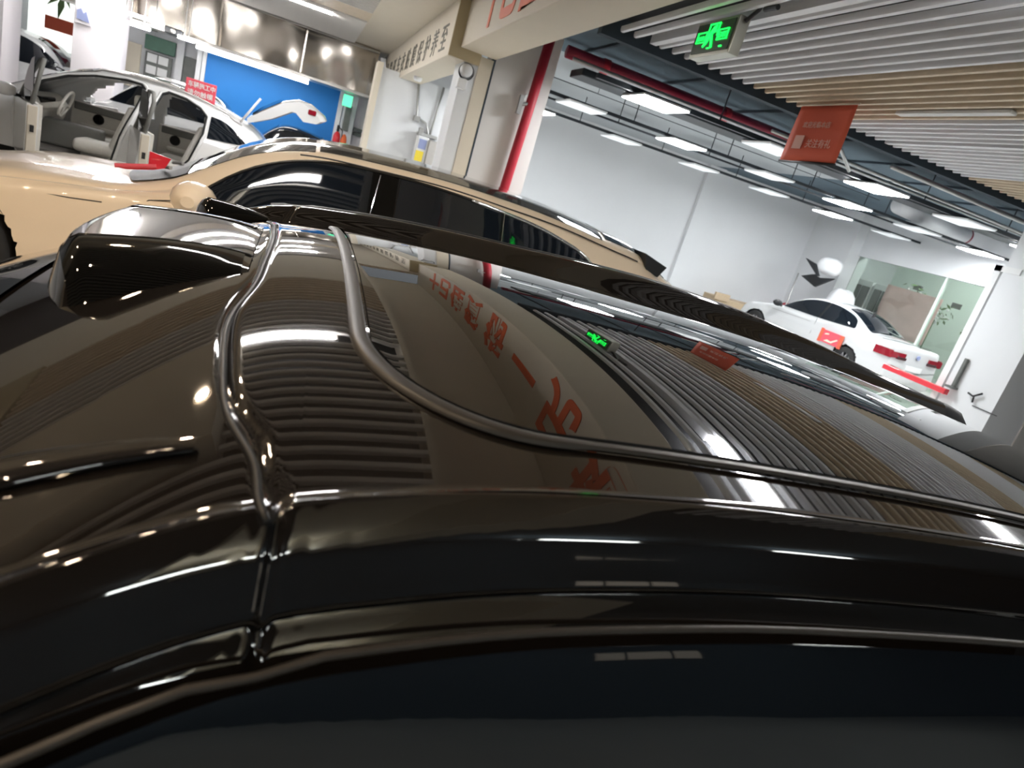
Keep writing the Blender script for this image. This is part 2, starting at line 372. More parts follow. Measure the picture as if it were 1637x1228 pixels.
es = MB().box(0.66, 0.86, 15.9, 15.98, 2.22, 2.46, 0.01).make('hanging_sign', M['signgreen']); tag(es, 'small pale green lit sign beside the right end of the blue shutter', 'sign')
pn = MB().box(0.78, 0.92, 16.52, 16.58, 1.72, 2.28, 0.01).make('wall_notice', M['greypic']); tag(pn, 'dark narrow notice board on the door jamb right of the shutter', 'notice')
pn = MB().box(1.06, 1.30, 16.9, 16.98, 1.78, 1.86, 0.005).box(1.06, 1.28, 16.9, 16.98, 1.68, 1.76, 0.005).make('door_plate', M['greypic']); tag(pn, 'dark two line plate on the pale door right of the shutter', 'door plate')
fx = thing('fire_extinguisher', 'red fire extinguisher hanging on jamb right of blue shutter', 'extinguisher', (0.78, 16.4, 1.2))
MB().lathe([(0, 1.20), (0.07, 1.21), (0.08, 1.25), (0.08, 1.55), (0.06, 1.62), (0.02, 1.66)], (0.70, 16.4, 0)).make('cylinder', M['extred'], fx, True)
MB().lathe([(0, 1.20), (0.06, 1.21), (0.07, 1.25), (0.07, 1.52), (0.05, 1.60), (0.02, 1.64)], (0.86, 16.4, 0)).make('second_cylinder', M['orange'], fx, True)
MB().box(0.67, 0.73, 16.36, 16.44, 1.66, 1.80, 0.01).tube([(0.72, 16.4, 1.76), (0.80, 16.38, 1.70), (0.81, 16.38, 1.5)], 0.012).make('valve_head', M['matte'], fx)
# left columns and shopfront
struct(MB().box(-6.6, -5.08, 14.6, 15.4, 0, 3.5).make('wall_column_left', M['wallp']))
c2 = struct(MB().box(-4.08, -3.38, 14.7, 15.4, 0, 3.5).make('wall_column_mid', M['wallp']))
c2b = MB().box(-4.06, -3.80, 14.66, 14.70, 2.15, 2.60, 0.01).make('wall_graphic', M['wallp']); tag(c2b, 'faded violet print panel on the pale column above the open door car', 'wall print')
MB().prism([(-4.03, 2.36), (-3.97, 2.40), (-3.93, 2.33), (-3.89, 2.37), (-3.83, 2.20), (-4.03, 2.22)], 'y', 14.645, 14.66).make('print', M['bluetext'], c2b)
sf = thing('shopfront_board', 'dark framed shopfront with posters between column and blue shutter', 'shopfront', (-3.4, 17.6, 0))
MB().box(-4.5, -3.35, 17.5, 17.7, 0.0, 2.95).make('back_board', M['wallw'], sf)
MB().box(-4.30, -3.30, 17.42, 17.5, 2.55, 2.78, 0.01).make('header', M['greypic'], sf)
MB().box(-4.42, -4.30, 17.40, 17.5, 1.5, 2.9, 0.01).make('pipe_cover', M['pipe_d'], sf)
for (x0, x1, z0, z1, mm) in ((-4.2, -3.9, 1.9, 2.5, 'poster'), (-3.85, -3.55, 1.3, 2.2, 'cream'), (-3.5, -2.9, 2.16, 2.45, 'postergreen'), (-3.46, -2.94, 1.3, 2.12, 'greypic'), (-4.4, -3.9, 1.2, 1.75, 'steel')):
    MB().box(x0, x1, 17.36, 17.42, z0, z1, 0.01).make('poster', M[mm], sf)
for x0, z0 in ((-3.42, 1.92), (-3.20, 1.92), (-3.42, 1.68), (-3.20, 1.68)):
    MB().box(x0, x0+0.19, 17.33, 17.36, z0, z0+0.17, 0.004).make('card', M['poster'], sf)
MB().box(-2.86, -2.72, 17.30, 17.5, 0, 2.6).make('post', M['wallw'], sf)
MB().box(-2.70, -2.42, 17.32, 17.5, 1.1, 2.25, 0.01).make('poster', M['greypic'], sf)
struct(MB().box(-3.35, -2.31, 17.52, 17.7, 0, 3.45).make('wall_shopfront_infill', M['wallw']))
for x0, x1, y, z, nm in ((-3.3, -2.64, 14.2, 2.52, 'long white tube light in front of the shopfront, the upper of the pair'), (-3.26, -2.85, 14.4, 2.38, 'short white tube light in front of the shopfront, the lower of the pair'), (-2.50, -2.22, 15.0, 2.45, 'white tube light just left of the blue shutter')):
    o = thing('tube_light', nm, 'light', (x0, y, z), 'tube lights by the shopfront'); MB().box(x0, x1, y, y+0.09, z, z+0.05, 0.01).make('tube', M['ledstrip'], o)
    for xx in (x0+0.1, x1-0.1): MB().box(xx-0.006, xx+0.006, y+0.04, y+0.052, z+0.05, 3.62).make('hanger', M['metal'], o)
pr = thing('projector', 'black projector hanging at the left end of the foil bulkhead', 'projector', (-2.6, 15.2, 2.45))
MB().box(-2.75, -2.45, 15.1, 15.4, 2.48, 2.60, 0.02).make('housing', M['matte'], pr)
MB().lathe([(0.0, -0.06), (0.04, -0.06), (0.045, 0)], (-2.6, 15.1, 2.54), 'y').make('lens', M['steel'], pr, True)
# bright window bay at far left with a plant print
o = MB().box(-5.6, -4.4, 16.0, 16.1, 3.57, 3.62).make('tube_light', M['ledstrip']); tag(o, 'added tube light brightening the bay between the left columns', 'light')  # added lamp, lifts the dim bay around the plant print
win = thing('window_poster', 'green plant print in the bright bay between the two left columns', 'poster', (-4.9, 17.3, 1.3))
MB().box(-5.6, -4.6, 17.3, 17.36, 1.6, 3.3).make('sheet', M['sheetglow'], win)
for k in range(11):
    a = 2*PI*k/11; cx, cz = -5.0, 2.72
    L = 0.30 + 0.12*((k*7) % 3)
    MB().prism([(cx, cz), (cx+0.5*L*math.cos(a-0.22), cz+0.5*L*math.sin(a-0.22)), (cx+L*math.cos(a), cz+L*math.sin(a)), (cx+0.5*L*math.cos(a+0.22), cz+0.5*L*math.sin(a+0.22))], 'y', 17.27, 17.295).make('leaf', M['plant'], win)
MB().box(-5.3, -4.7, 17.27, 17.30, 1.95, 2.2, 0.01).make('orange_print', M['banner'], win)
# ================================================================== CEILING BAFFLES
def nth(n): return '%d%s' % (n, 'th' if 10 < n % 100 < 14 else {1: 'st', 2: 'nd', 3: 'rd'}.get(n % 10, 'th'))
def baffle(name, m, p0, axis, L, label, group):
    w, h = (0.022, 0.042) if axis == 'y' else (0.025, 0.042)
    prof = [(-w, h), (-w, 0.02), (-w*0.72, 0.004), (0, 0), (w*0.72, 0.004), (w, 0.02), (w, h)]
    b = MB()
    if axis == 'y': v = [(p0[0]+a, p0[1]+t, p0[2]+c) for t in (0, L) for a, c in prof]
    else: v = [(p0[0]+t, p0[1]+a, p0[2]+c) for t in (0, L) for a, c in prof]
    n = len(prof); b.add(v, [(i, (i+1) % n, n+(i+1) % n, n+i) for i in range(n)] + [tuple(range(n)), tuple(range(n, 2*n))])
    o = mesh(name, b.v, b.f, m, None, False, None, p0); tag(o, label, 'ceiling baffle', group); autosmooth(o, 50); return o
PITCH = 0.1237
protos = {}
BL = {'slat': 'pale grey metal ceiling baffle of the slatted ceiling over the bay', 'slatw': 'wood toned ceiling baffle in a warm band of the slatted ceiling'}
for i in range(72):
    x = 2.21 + PITCH*i
    k = 'slatw' if (3.50 < x < 4.50 or 6.30 < x < 7.35 or 9.3 < x < 10.3) else 'slat'
    if i in (2, 24): continue
    if k not in protos: protos[k] = baffle('ceiling_baffle', M[k], (x, -1.2, 3.05), 'y', 6.58, BL[k], k == 'slat' and 'pale grey baffles of the right ceiling' or 'wood toned baffles of the right ceiling')
    else: o = protos[k].copy(); COL.objects.link(o); o.location.x = x
    last = protos[k] if protos[k].location.x == x or abs(protos[k].location.x-x) < 1e-4 else o
    last['label'] = ('pale grey metal' if k == 'slat' else 'wood toned') + ' baffle of the right ceiling, %s from the cream header beam' % nth(i+1)
sbox('ceiling_baffle_back', 2.05, 11.2, -1.2, 5.42, 3.16, 3.20, M['slatback'])
for a, b_ in ((3.44, 4.45), (6.24, 7.30), (9.24, 10.3)): sbox('ceiling_wood_back', a, b_, -1.2, 5.41, 3.152, 3.162, M['slatbackw'])
for (x, y0, y1, lab) in ((5.20, 1.2, 2.35, 'white linear light in the grey baffles past the wood toned band'), (2.50, 1.3, 2.5, 'white linear light in the grey baffles nearest the cream beam')):
    t = thing('linear_light', lab, 'light', (x, y0, 3.05), 'linear lights in the slatted ceiling')
    MB().box(x-0.055, x+0.055, y0, y1, 3.04, 3.10, 0.01).make('diffuser', M['ledstrip'], t)
    MB().box(x-0.03, x+0.03, -1.2, y0-0.02, 3.055, 3.14).box(x-0.03, x+0.03, y1+0.02, 5.38, 3.055, 3.14).make('rail', M['slat'], t)
cvr = MB().box(4.245, 4.315, 3.50, 4.44, 3.035, 3.06, 0.004).make('cover_strip', M['poster']); tag(cvr, 'flat white cover strip over the last wood toned baffle near the banner', 'cover strip')
# left ceiling baffles (running across)
y = -0.9; cnt = 0
protos = {}
LB = {'slatd': 'smoke grey baffle of the left slatted ceiling, running crosswise', 'slatw2': 'brown baffle of the left slatted ceiling, running crosswise'}
M['slatw2'] = M['slatw']
while y < 15.3:
    if not (5.75 < y < 8.3) and not (11.1 < y < 12.2):
        k = 'slatw2' if 4.6 < y < 6.2 else 'slatd'
        if abs(y-3.58) > 0.055:
            L = 4.3 if y < 2.1 else 1.38 if y < 3.42 else 4.31 if y < 5.8 else 4.0
            kk = (k, L)
            if kk not in protos: protos[kk] = baffle('ceiling_baffle', M[k], (0.64-L, y, 3.42), 'x', L, LB[k], 'smoke grey baffles of the left ceiling' if k == 'slatd' else 'brown baffles of the left ceiling')
            else: o = protos[kk].copy(); COL.objects.link(o); o.location.y = y
            cnt += 1; last = protos[kk] if abs(protos[kk].location.y-y) < 1e-4 else o
            last['label'] = ('smoke grey' if k == 'slatd' else 'brown') + ' crosswise baffle of the left ceiling, %s counted away from the viewer' % nth(cnt)
    y += PITCH
for (x, lab) in ((-2.4, 'leftmost'), (0.9, 'second from left'), (4.0, 'third from left'), (7.2, 'rightmost')):
    t = thing('linear_light', 'added linear light well behind the viewer to brighten the cars, '+lab, 'light', (x, -5.2, 3.1), 'added linear lights behind the viewer'); MB().box(x-0.6, x+0.6, -5.28, -5.12, 3.10, 3.15, 0.01).make('diffuser', M['ledfill'], t)  # added lamps out of view, brighten the sides facing the viewer
for (x0, x1, y, z, lab) in ((-0.80, 0.15, 3.58, 3.41, 'white strip light in the dark crosswise baffles'), (-1.6, 0.1, 9.0, 3.40, 'white strip light crosswise, nearest of the four beyond the cream band'), (-1.7, 0.0, 10.2, 3.40, 'white strip light crosswise, second beyond the cream band'), (-0.85, 0.1, 12.45, 3.40, 'white strip light crosswise just past the wood band'), (-4.9, -3.45, 14.2, 3.40, 'white strip light crosswise nearest the foil bulkhead')):
    t = thing('strip_light', lab, 'light', (x0, y, z), 'strip lights of the left ceiling')
    MB().box(x0, x1, y-0.04, y+0.04, z, z+0.04, 0.01).make('diffuser', M['ledstrip'], t)
    MB().box(x0-0.02, x1+0.02, y-0.05, y+0.05, z+0.04, z+0.09).make('housing', M['steel'], t)
for (x, y) in ((-0.92, 2.6), (-0.92, 0.9), (-2.2, 2.6), (-2.2, 0.9), (-3.5, 2.6), (-3.5, 0.9), (-0.92, -0.8), (-2.2, -0.8)):
    t = thing('downlight', 'round warm downlight in the left ceiling, %s row, %s' % ({-0.92: 'rightmost', -2.2: 'middle', -3.5: 'leftmost'}[x], {2.6: 'furthest from the viewer', 0.9: 'second from the far end', -0.8: 'behind the viewer'}[y]), 'light', (x, y, 3.18), 'warm downlights of the left ceiling')
    z = 3.18 if y > 2 else 3.38
    if y < 2: MB().lathe([(0.0, z+0.001), (0.085, z+0.001), (0.085, z+0.04), (0.0, z+0.04)], (x, y, 0)).make('housing', M['matte'], t)
    MB().lathe([(0.0, z+0.005), (0.055, z+0.005)] if y > 2 else [(0.0, z-0.002), (0.055, z-0.002)], (x, y, 0)).make('lamp', M['ledwarm'], t)
    MB().lathe([(0.055, z+0.01), (0.06, z), (0.075, z), (0.078, z+0.019)] if y > 2 else [(0.056, z), (0.06, z-0.006), (0.08, z-0.006), (0.084, z)], (x, y, 0)).make('bezel', M['chrome'], t, True)
# ================================================================== BRIGHT ROOM: panels, tracks, pipes
lit = {(3.7, 7.4), (5.5, 9.7), (7.3, 7.4), (9.1, 9.7), (12.7, 9.7), (3.7, 11.9), (10.9, 11.9), (10.9, 7.4)}
def panel(x, y, on):
    lab = 'lit white square panel light hanging on a black track in the bright room' if on else 'unlit pale square panel light hanging on a black track in the bright room'
    t = thing('panel_light', lab, 'light', (x, y, 3.0), 'lit panel lights of the bright room' if on else 'unlit panel lights of the bright room')
    MB().box(x-0.30, x+0.30, y-0.29, y+0.29, 2.995, 3.005).make('diffuser', M['led' if on else 'leddim'], t)
    MB().box(x-0.31, x+0.31, y-0.30, y+0.30, 3.006, 3.03, 0.005).make('frame', M['poster'], t)
    return t
pr1 = panel(3.7, 7.4, True); pr0 = panel(5.5, 7.4, False)
for y in (7.4, 9.7, 11.9):
    for x in (3.7, 5.5, 7.3, 9.1, 10.9, 12.7):
        if (x, y) in ((3.7, 7.4), (5.5, 7.4)): continue
        s = pr1 if (x, y) in lit else pr0
        dup(s, Vector((x, y, 3.0)) - Vector(s.location))
for o in list(COL.objects):
    if o.name.startswith('panel_light') and o.type == 'EMPTY':
        k = [3.7, 5.5, 7.3, 9.1, 10.9, 12.7].index(round(o.location.x, 1)); w_ = ['first', 'second', 'third', 'fourth', 'fifth', 'sixth'][k]
        rw = {7.4: 'row nearest the red pipe', 9.7: 'middle row', 11.9: 'row nearest the white wall'}[round(o.location.y, 1)]
        o['label'] = ('lit white' if o['group'].startswith('lit') else 'unlit pale') + ' square panel, %s from pillar, %s' % (w_, rw)
for (y, w, lab) in ((7.4, 0.034, 'thick black lighting track nearest the red pipe'), (9.7, 0.028, 'black lighting track, middle of the three'), (10.25, 0.018, 'thin black cable tray between two lighting tracks'), (11.9, 0.028, 'black lighting track nearest the white back wall')):
    t = thing('lighting_track', lab, 'track', (2.9, y, 3.05))
    MB().box(2.9, 14.5, y-w, y+w, 3.04, 3.04+w*1.6).make('rail', M['track'], t)
    for x in (4.6, 6.4, 8.2, 10.0): MB().box(x-0.006, x+0.006, y-0.006, y+0.006, 3.05, 3.5).make('hanger', M['track'], t)
t = MB().tube([(2.9, 9.95, 3.30), (10.0, 9.95, 3.30)], 0.006, 6).tube([(4.0, 9.95, 3.30), (4.0, 9.95, 3.5)], 0.004, 6).tube([(8.5, 9.95, 3.30), (8.5, 9.95, 3.5)], 0.004, 6).make('hanging_cable', M['track']); tag(t, 'thin dark cable stretched above the lighting tracks', 'cable')
t = thing('sprinkler_main', 'dark red sprinkler main pipe running along the dark ceiling edge', 'pipe', (2.8, 8.3, 3.3))
MB().tube([(2.8, 8.35, 3.37), (7.2, 8.35, 3.37)], 0.075, 14).make('main', M['pipe_d'], t, True)
for x in (3.3, 5.2, 7.0): MB().tube([(x, 8.35, 3.37), (x+0.09, 8.35, 3.37)], 0.088, 14).make('clamp', M['pipe'], t, True)
MB().tube([(2.8, 8.05, 3.26), (13.5, 8.05, 3.26)], 0.022, 8).make('branch', M['metal'], t, True)
dk = MB().box(2.78, 13.5, 7.55, 7.95, 3.04, 3.12, 0.01).make('cable_duct', M['track']); tag(dk, 'flat black cable duct under the dark red sprinkler main', 'duct')
t = thing('air_duct', 'white rounded ventilation duct hanging at the far end of bright room', 'duct', (11.5, 10.4, 3.1))
MB().tube([(10.3, 9.75, 3.32), (13.0, 10.45, 3.32)], 0.17, 24).make('casing', M['ductw'], t, True)
MB().tube([(13.0, 10.45, 3.32), (13.06, 10.465, 3.32)], 0.174, 24).make('end_grille', M['pipe_d'], t, True)
for (a, b_, r, lab, mm) in (((5.2, 6.6, 3.25), (5.9, 6.9, 2.98), 0.025, 'grey diagonal pipe hanging behind the orange banner', 'metal'), ((5.5, 6.5, 3.25), (6.2, 6.8, 2.98), 0.02, 'second grey diagonal pipe hanging behind the orange banner', 'metal'), ((6.5, 6.4, 3.3), (9.5, 6.4, 3.3), 0.035, 'short dark red pipe in the dark ceiling right of the banner', 'pipe_d'), ((5.0, 6.9, 3.1), (13.5, 7.0, 3.05), 0.02, 'long thin grey pipe above the near panel lights', 'metal'), ((6.5, 6.5, 3.14), (13.5, 6.6, 3.1), 0.03, 'long grey tray pipe close to the baffles edge', 'metal')):
    o = MB().tube([a, b_], r, 10).make('ceiling_pipe', M[mm], None, True); tag(o, lab, 'pipe')
sbox('ceiling_dark_end', 9.6, 19, 9.1, 15, 3.5, 3.6, M['ceild'])
# pilasters, end glass wall, right column
struct(MB().box(9.45, 9.95, 14.88, 15.0, 0, 3.5).make('wall_pilaster', M['wallw']))
struct(MB().box(13.3, 14.0, 13.45, 15.0, 0, 3.5).make('wall_corner_column', M['wallw']))
struct(MB().box(13.62, 13.9, 6.0, 13.5, 2.46, 3.5).make('wall_lintel', M['wallw']))
gp = MB().box(13.70, 13.72, 10.9, 13.45, 0, 2.46).make('window_1', M['glassw']); struct(gp)
gp2 = MB().box(13.70, 13.72, 9.8, 10.87, 0, 2.46).make('window_2', M['glassw']); struct(gp2)
struct(MB().box(13.66, 13.76, 10.86, 10.90, 0, 2.46).make('trim_glass_joint', M['greenroom']))
struct(MB().box(16.8, 17.0, 6.5, 15, 0, 3.5).make('wall_glass_room', M['greenroom']))
struct(MB().box(15.6, 15.8, 8.0, 10.6, 0, 3.5).make('wall_glass_room_side', M['greenroom']))
fr = struct(MB().box(8.98, 9.06, 6.46, 6.56, 0, 2.52).box(8.98, 9.06, 6.20, 6.56, 2.44, 2.52).make('trim_door_frame', M['poster']))
struct(MB().box(9.0, 9.7, 5.68, 6.44, 0, 3.1).make('wall_column_right', M['wallw']))
struct(MB().box(9.7, 16, 5.66, 5.74, 0, 3.1).make('wall_right_return', M['wallg']))
bpst = MB().box(8.94, 8.99, 6.27, 6.32, 0.80, 1.22, 0.01).box(8.88, 9.0, 6.24, 6.36, 0.77, 0.80).make('door_handle_bar', M['greypic']); tag(bpst, 'dark vertical handle bar on the white column beside the frame', 'handle')
rb = MB().box(8.86, 8.95, 6.30, 7.4, 0.66, 0.74, 0.01).make('barrier_rail', M['red']); tag(rb, 'red barrier rail at the foot of the white door frame', 'rail')
ho = thing('wall_hook', 'small black twisted hook on the white column at right', 'hook', (8.97, 5.95, 0.8))
MB().tube([(8.96, 6.06, 0.80), (8.96, 5.98, 0.78), (8.96, 5.88, 0.86)], 0.014, 8).make('arm', M['matte'], ho, True)
MB().tube([(8.96, 5.97, 0.80), (8.96, 5.95, 0.70)], 0.012, 8).make('stem', M['matte'], ho, True)
MB().box(8.985, 9.0, 5.6, 5.95, 0.655, 0.665).make('cord', M['matte'], ho)
for yy_ in (9.4, 12.2):
    o = MB().box(14.9, 15.5, yy_-0.3, yy_+0.3, 3.46, 3.5).make('room_panel_light', M['ledfill']); tag(o, 'added square light brightening the glass walled room, %s' % ('nearer the white door frame' if yy_ < 10 else 'nearer the corner column'), 'light')  # added lamps, brighten the otherwise dark room behind the glass
# exit sign
ex = thing('exit_sign', 'green emergency exit sign hanging below the grey baffles', 'sign', (2.30, 3.88, 2.80))
MB().box(2.30, 2.38, 3.88, 4.34, 2.80, 3.02, 0.006).make('housing', M['exitframe'], ex)
MB().box(2.292, 2.30, 3.90, 4.32, 2.822, 3.0).make('face', M['exitface'], ex)
def exi(pts): return pts
yc, zc = 4.11, 2.912
S_ = 0.92
e = MB(); X0, X1 = 2.284, 2.292
def rect(y0, y1, z0, z1): e.box(X0, X1, yc+y0*S_, yc+y1*S_, zc+z0*S_, zc+z1*S_)
def bar(a, b_, w):
    a = Vector((0, yc+a[0]*S_, zc+a[1]*S_)); b_ = Vector((0, yc+b_[0]*S_, zc+b_[1]*S_)); d = b_-a; nn = Vector((0, -d.z, d.y)).normalized()
    e.obox((a+b_)/2+Vector(((X0+X1)/2, 0, 0)), (X1-X0, 0, 0), d, nn*w)
for r_ in ((0.055, 0.062, -0.02, 0.085), (-0.062, -0.055, 0.0, 0.085), (-0.062, 0.062, 0.078, 0.086)): rect(*r_)
bar((0.02, 0.02), (-0.01, 0.055), 0.03); bar((0.01, 0.03), (0.045, 0.01), 0.016); bar((0.0, 0.03), (-0.04, 0.035), 0.014)
bar((0.02, 0.02), (0.055, -0.04), 0.02); bar((0.055, -0.04), (0.085, -0.06), 0.014); bar((0.015, 0.015), (-0.01, -0.03), 0.018); bar((-0.01, -0.03), (-0.03, -0.075), 0.016)
rect(-0.030, -0.008, 0.050, 0.072)
fig = e.make('running_figure', M['green'], ex)
e = MB(); rect(-0.01, 0.02, -0.08, -0.072); e.make('floor_mark', M['green'], ex)
e = MB(); rect(-0.16, -0.13, -0.08, -0.07); e.make('floor_mark', M['green'], ex)
e = MB()
for s_ in (1, -1):
    a, b_ = (0.07, 0.19) if s_ > 0 else (-0.19, -0.07)
    for r_ in ((a, b_, 0.032, 0.038), (a, b_, -0.032, -0.026), (a, a+0.006, -0.032, 0.038), (b_-0.006, b_, -0.032, 0.038)): rect(*r_)
e.make('word_frame', M['green'], ex)
text('word', '安全出口', 0.030, M['green'], (2.290, yc+0.172, zc-0.012), (0, -1, 0), (0, 0, 1), ex, 0.002, sx=0.82, bold=0.0006)
text('word', 'EXIT', 0.046, M['green'], (2.290, yc-0.072, zc-0.014), (0, -1, 0), (0, 0, 1), ex, 0.002, sx=0.9, bold=0.001)
MB().tube([(2.34, 3.87, 2.99), (2.36, 3.80, 3.05), (2.36, 3.72, 3.2)], 0.013, 8).tube([(2.36, 3.62, 3.04), (2.36, 3.74, 3.045)], 0.016, 8).make('cable', M['matte'], ex)
# banner
bn = thing('hanging_banner', 'orange red hanging cloth banner with faint print below baffles', 'banner', (3.97, 4.87, 2.5))
MB().grid([[(3.97+0.012*math.sin(3*u+2*v), 4.55+0.65*u, 3.03-(0.48*(1-u)*0+0.47)*v) for u in [k/10 for k in range(11)]] for v in [k/8 for k in range(9)]]).make('cloth', M['banner'], bn, True).modifiers.new('s', 'SOLIDIFY').thickness = 0.003
MB().tube([(3.97, 4.53, 2.555), (3.97, 5.22, 2.555)], 0.012, 8).make('weight_bar', M['matte'], bn, True)
MB().tube([(3.97, 4.53, 3.03), (3.97, 5.22, 3.03)], 0.008, 8).make('top_bar', M['cream'], bn, True)
text('print_line', '欢迎光临本店', 0.055, M['bannertext'], (3.948, 5.06, 2.84), (0, -1, 0), (0, 0, 1), bn, 0.002)
text('print_line', '关注有礼', 0.075, M['bannertext'], (3.948, 4.94, 2.68), (0, -1, 0), (0, 0, 1), bn, 0.002)
MB().box(3.940, 3.946, 4.98, 5.09, 2.66, 2.77).make('blank_square', M['bannertext'], bn)
# ================================================================== CARS
def wheel(parent, c, r, w, tf=None, ax='y'):
    a = ax
    b = MB().lathe([(r*0.62, -w/2), (r*0.9, -w/2), (r*0.985, -w*0.36), (r, -w*0.2), (r, w*0.2), (r*0.985, w*0.36), (r*0.9, w/2), (r*0.62, w/2)], c, a, 40)
    t = b.make('tyre', M['tyre'], parent, True, tf)
    rm = MB().lathe([(r*0.62, -w*0.42), (r*0.66, -w*0.3), (r*0.6, -w*0.1), (r*0.6, w*0.1), (r*0.66, w*0.3), (r*0.62, w*0.42)], c, a, 40)
    for k in range(10):
        an = 2*PI*k/10; d = Vector((math.cos(an), 0, math.sin(an))); s = Vector((-math.sin(an), 0, math.cos(an)))
        for sd in (-1, 1):
            rm.obox(Vector(c)+d*r*0.34+Vector((0, sd*w*0.36, 0)), d*r*0.62, s*r*0.09, (0, 0.02, 0))
    rm.lathe([(0, -w*0.4), (r*0.12, -w*0.4), (r*0.12, w*0.4), (0, w*0.4)], c, a, 20)
    rm.make('rim', M['rim'], parent, False, tf)
class Car:
    """lofted body: nose at -x, +y = far side; profile curves of x."""
    def __init__(s, yc, T, Wd, B, Rf, dT, sill, x0, x1, tf=None, step=0.04):
        s.yc, s.T, s.W, s.B, s.R, s.dT, s.sill, s.x0, s.x1, s.tf, s.step = yc, Spl(T), Spl(Wd), Spl(B), Spl(Rf), dT, sill, x0, x1, tf, step
    def ring(s, x):
        T, W, B, R = s.T(x), s.W(x), s.B(x), s.R(x); B = min(B, T-0.03); e = min(s.dT, (T-B)*0.6); R = min(R, W*0.95); z0 = s.sill
        return [(0, z0), (W*0.8, z0), (W*0.95, z0+0.04), (W*0.99, z0+0.16), (W, z0+(B-z0)*0.45), (W*0.985, z0+(B-z0)*0.75), (W*0.955, B-0.03), (W*0.935, B), (W*0.935+(R-W*0.935)*0.5, B+(T-e-B)*0.5),
                (R, T-e-0.02), (R-0.02, T-e), (R-0.07, T-e*0.7), (R*0.6, T-e*0.22), (0, T)]
    def side_y(s, x, z):
        r = s.ring(x)[6:11]
        for (a, b_) in zip(r, r[1:]):
            if a[1] <= z <= b_[1]: return a[0]+(b_[0]-a[0])*(z-a[1])/(b_[1]-a[1])
        return r[-1][0] if z > r[-1][1] else r[0][0]
    def low_y(s, x, z):
        r = s.ring(x)[2:8]
        for (a, b_) in zip(r, r[1:]):
            if a[1] <= z <= b_[1]: return a[0]+(b_[0]-a[0])*(z-a[1])/(b_[1]-a[1])
        return r[0][0]
    def top_z(s, x, y):
        r = s.ring(x)[9:][::-1]; y = abs(y)
        for (a, b_) in zip(r, r[1:]):
            if a[0] <= y <= b_[0]: return a[1]+(b_[1]-a[1])*(y-a[0])/max(1e-6, b_[0]-a[0])
        return r[-1][1]
    def shell(s, m, parent, name='body', holes=(), far_holes=(), arches=()):
        xs = frange(s.x0, s.x1, s.step); rows = []
        for x in xs:
            r = s.ring(x); fine = []
            for (a, b_) in zip(r, r[1:]):
                n = max(1, int(math.hypot(b_[0]-a[0], b_[1]-a[1])/0.06))
                fine += [(a[0]+(b_[0]-a[0])*k/n, a[1]+(b_[1]-a[1])*k/n) for k in range(n)]
            fine.append(r[-1])
            # fixed number of samples keeps rows aligned
            rows.append(s.resamp(r, 44))
        verts = []; faces = []; M_ = 44
        full = []
        for x, rr in zip(xs, rows):
            near = [(x, s.yc-a, z) for a, z in rr]; far = [(x, s.yc+a, z) for a, z in rr[::-1]][1:-1]
            full.append(near+far)
        n = len(full[0])
        for r in full: verts += r
        for i in range(len(full)-1):
            for j in range(n):
                k = (j+1) % n; q = (i*n+j, i*n+k, (i+1)*n+k, (i+1)*n+j)
                cx = sum(verts[t][0] for t in q)/4; cy = sum(verts[t][1] for t in q)/4; cz = sum(verts[t][2] for t in q)/4
                hs = holes if cy < s.yc else far_holes
                nearside = abs(cy-s.yc) > 0.45
                if nearside and any(inpoly(cx, cz, h) for h in hs): continue
                if abs(cy-s.yc) > 0.55 and any((cx-ax)**2+(cz-az)**2 < ar*ar for ax, az, ar in arches): continue
                faces.append(q)
        faces += [tuple(range(n)), tuple(len(verts)-n+k for k in range(n))]
        for ax, az, ar in arches:
            for i, (x, y, z) in enumerate(verts):
                d = math.hypot(x-ax, z-az)
                if abs(y-s.yc) > 0.5 and 0.01 < d < ar+0.012: verts[i] = (ax+(x-ax)/d*ar, y, az+(z-az)/d*ar)
        o = mesh(name, verts, faces, m, parent, True, s.tf)
        return o
    def resamp(s, r, n):
        # distribute samples: fixed share per segment
        share = [2, 1, 2, 4, 5, 4, 2, 6, 6, 2, 2, 4, 3]
        out = []
        for (a, b_), k in zip(zip(r, r[1:]), share):
            out += [(a[0]+(b_[0]-a[0])*t/k, a[1]+(b_[1]-a[1])*t/k) for t in range(k)]
        out.append(r[-1]); return out
    def window(s, name, lo, hi, xa, xb, m, parent, sides=(-1, 1), off=0.006, nz=8, low=False):
        lo, hi = Spl(lo), Spl(hi); obs = []
        for sd in sides:
            f = s.low_y if low else s.side_y
            xs = frange(xa, xb, 0.04); rows = []
            for x in xs:
                a, b_ = lo(x), max(hi(x), lo(x)+0.001); col = [a+(b_-a)*k/nz for k in range(nz+1)]
                rows.append([(x, s.yc+sd*(f(x, col[0])-0.01), col[0])] + [(x, s.yc+sd*(f(x, z)+off), z) for z in col] + [(x, s.yc+sd*(f(x, col[-1])-0.01), col[-1])])
            o = MB().grid(rows).make(name, m, parent, False, s.tf); autosmooth(o, 35); obs.append(o)
        return obs
    def toppatch(s, name, xa, xb, kf, m, parent, off=0.006, x_round=0.0):
        xs = frange(xa, xb, 0.04); rows = []
        for x in xs:
            w = kf(x)
            col = [-w+2*w*k/24 for k in range(25)]
            rows.append([(x, s.yc+col[0], s.top_z(x, col[0])-0.01)] + [(x, s.yc+y, s.top_z(x, y)+off) for y in col] + [(x, s.yc+col[-1], s.top_z(x, col[-1])-0.01)])
        o = MB().grid(rows).make(name, m, parent, False, s.tf); autosmooth(o, 30); return o
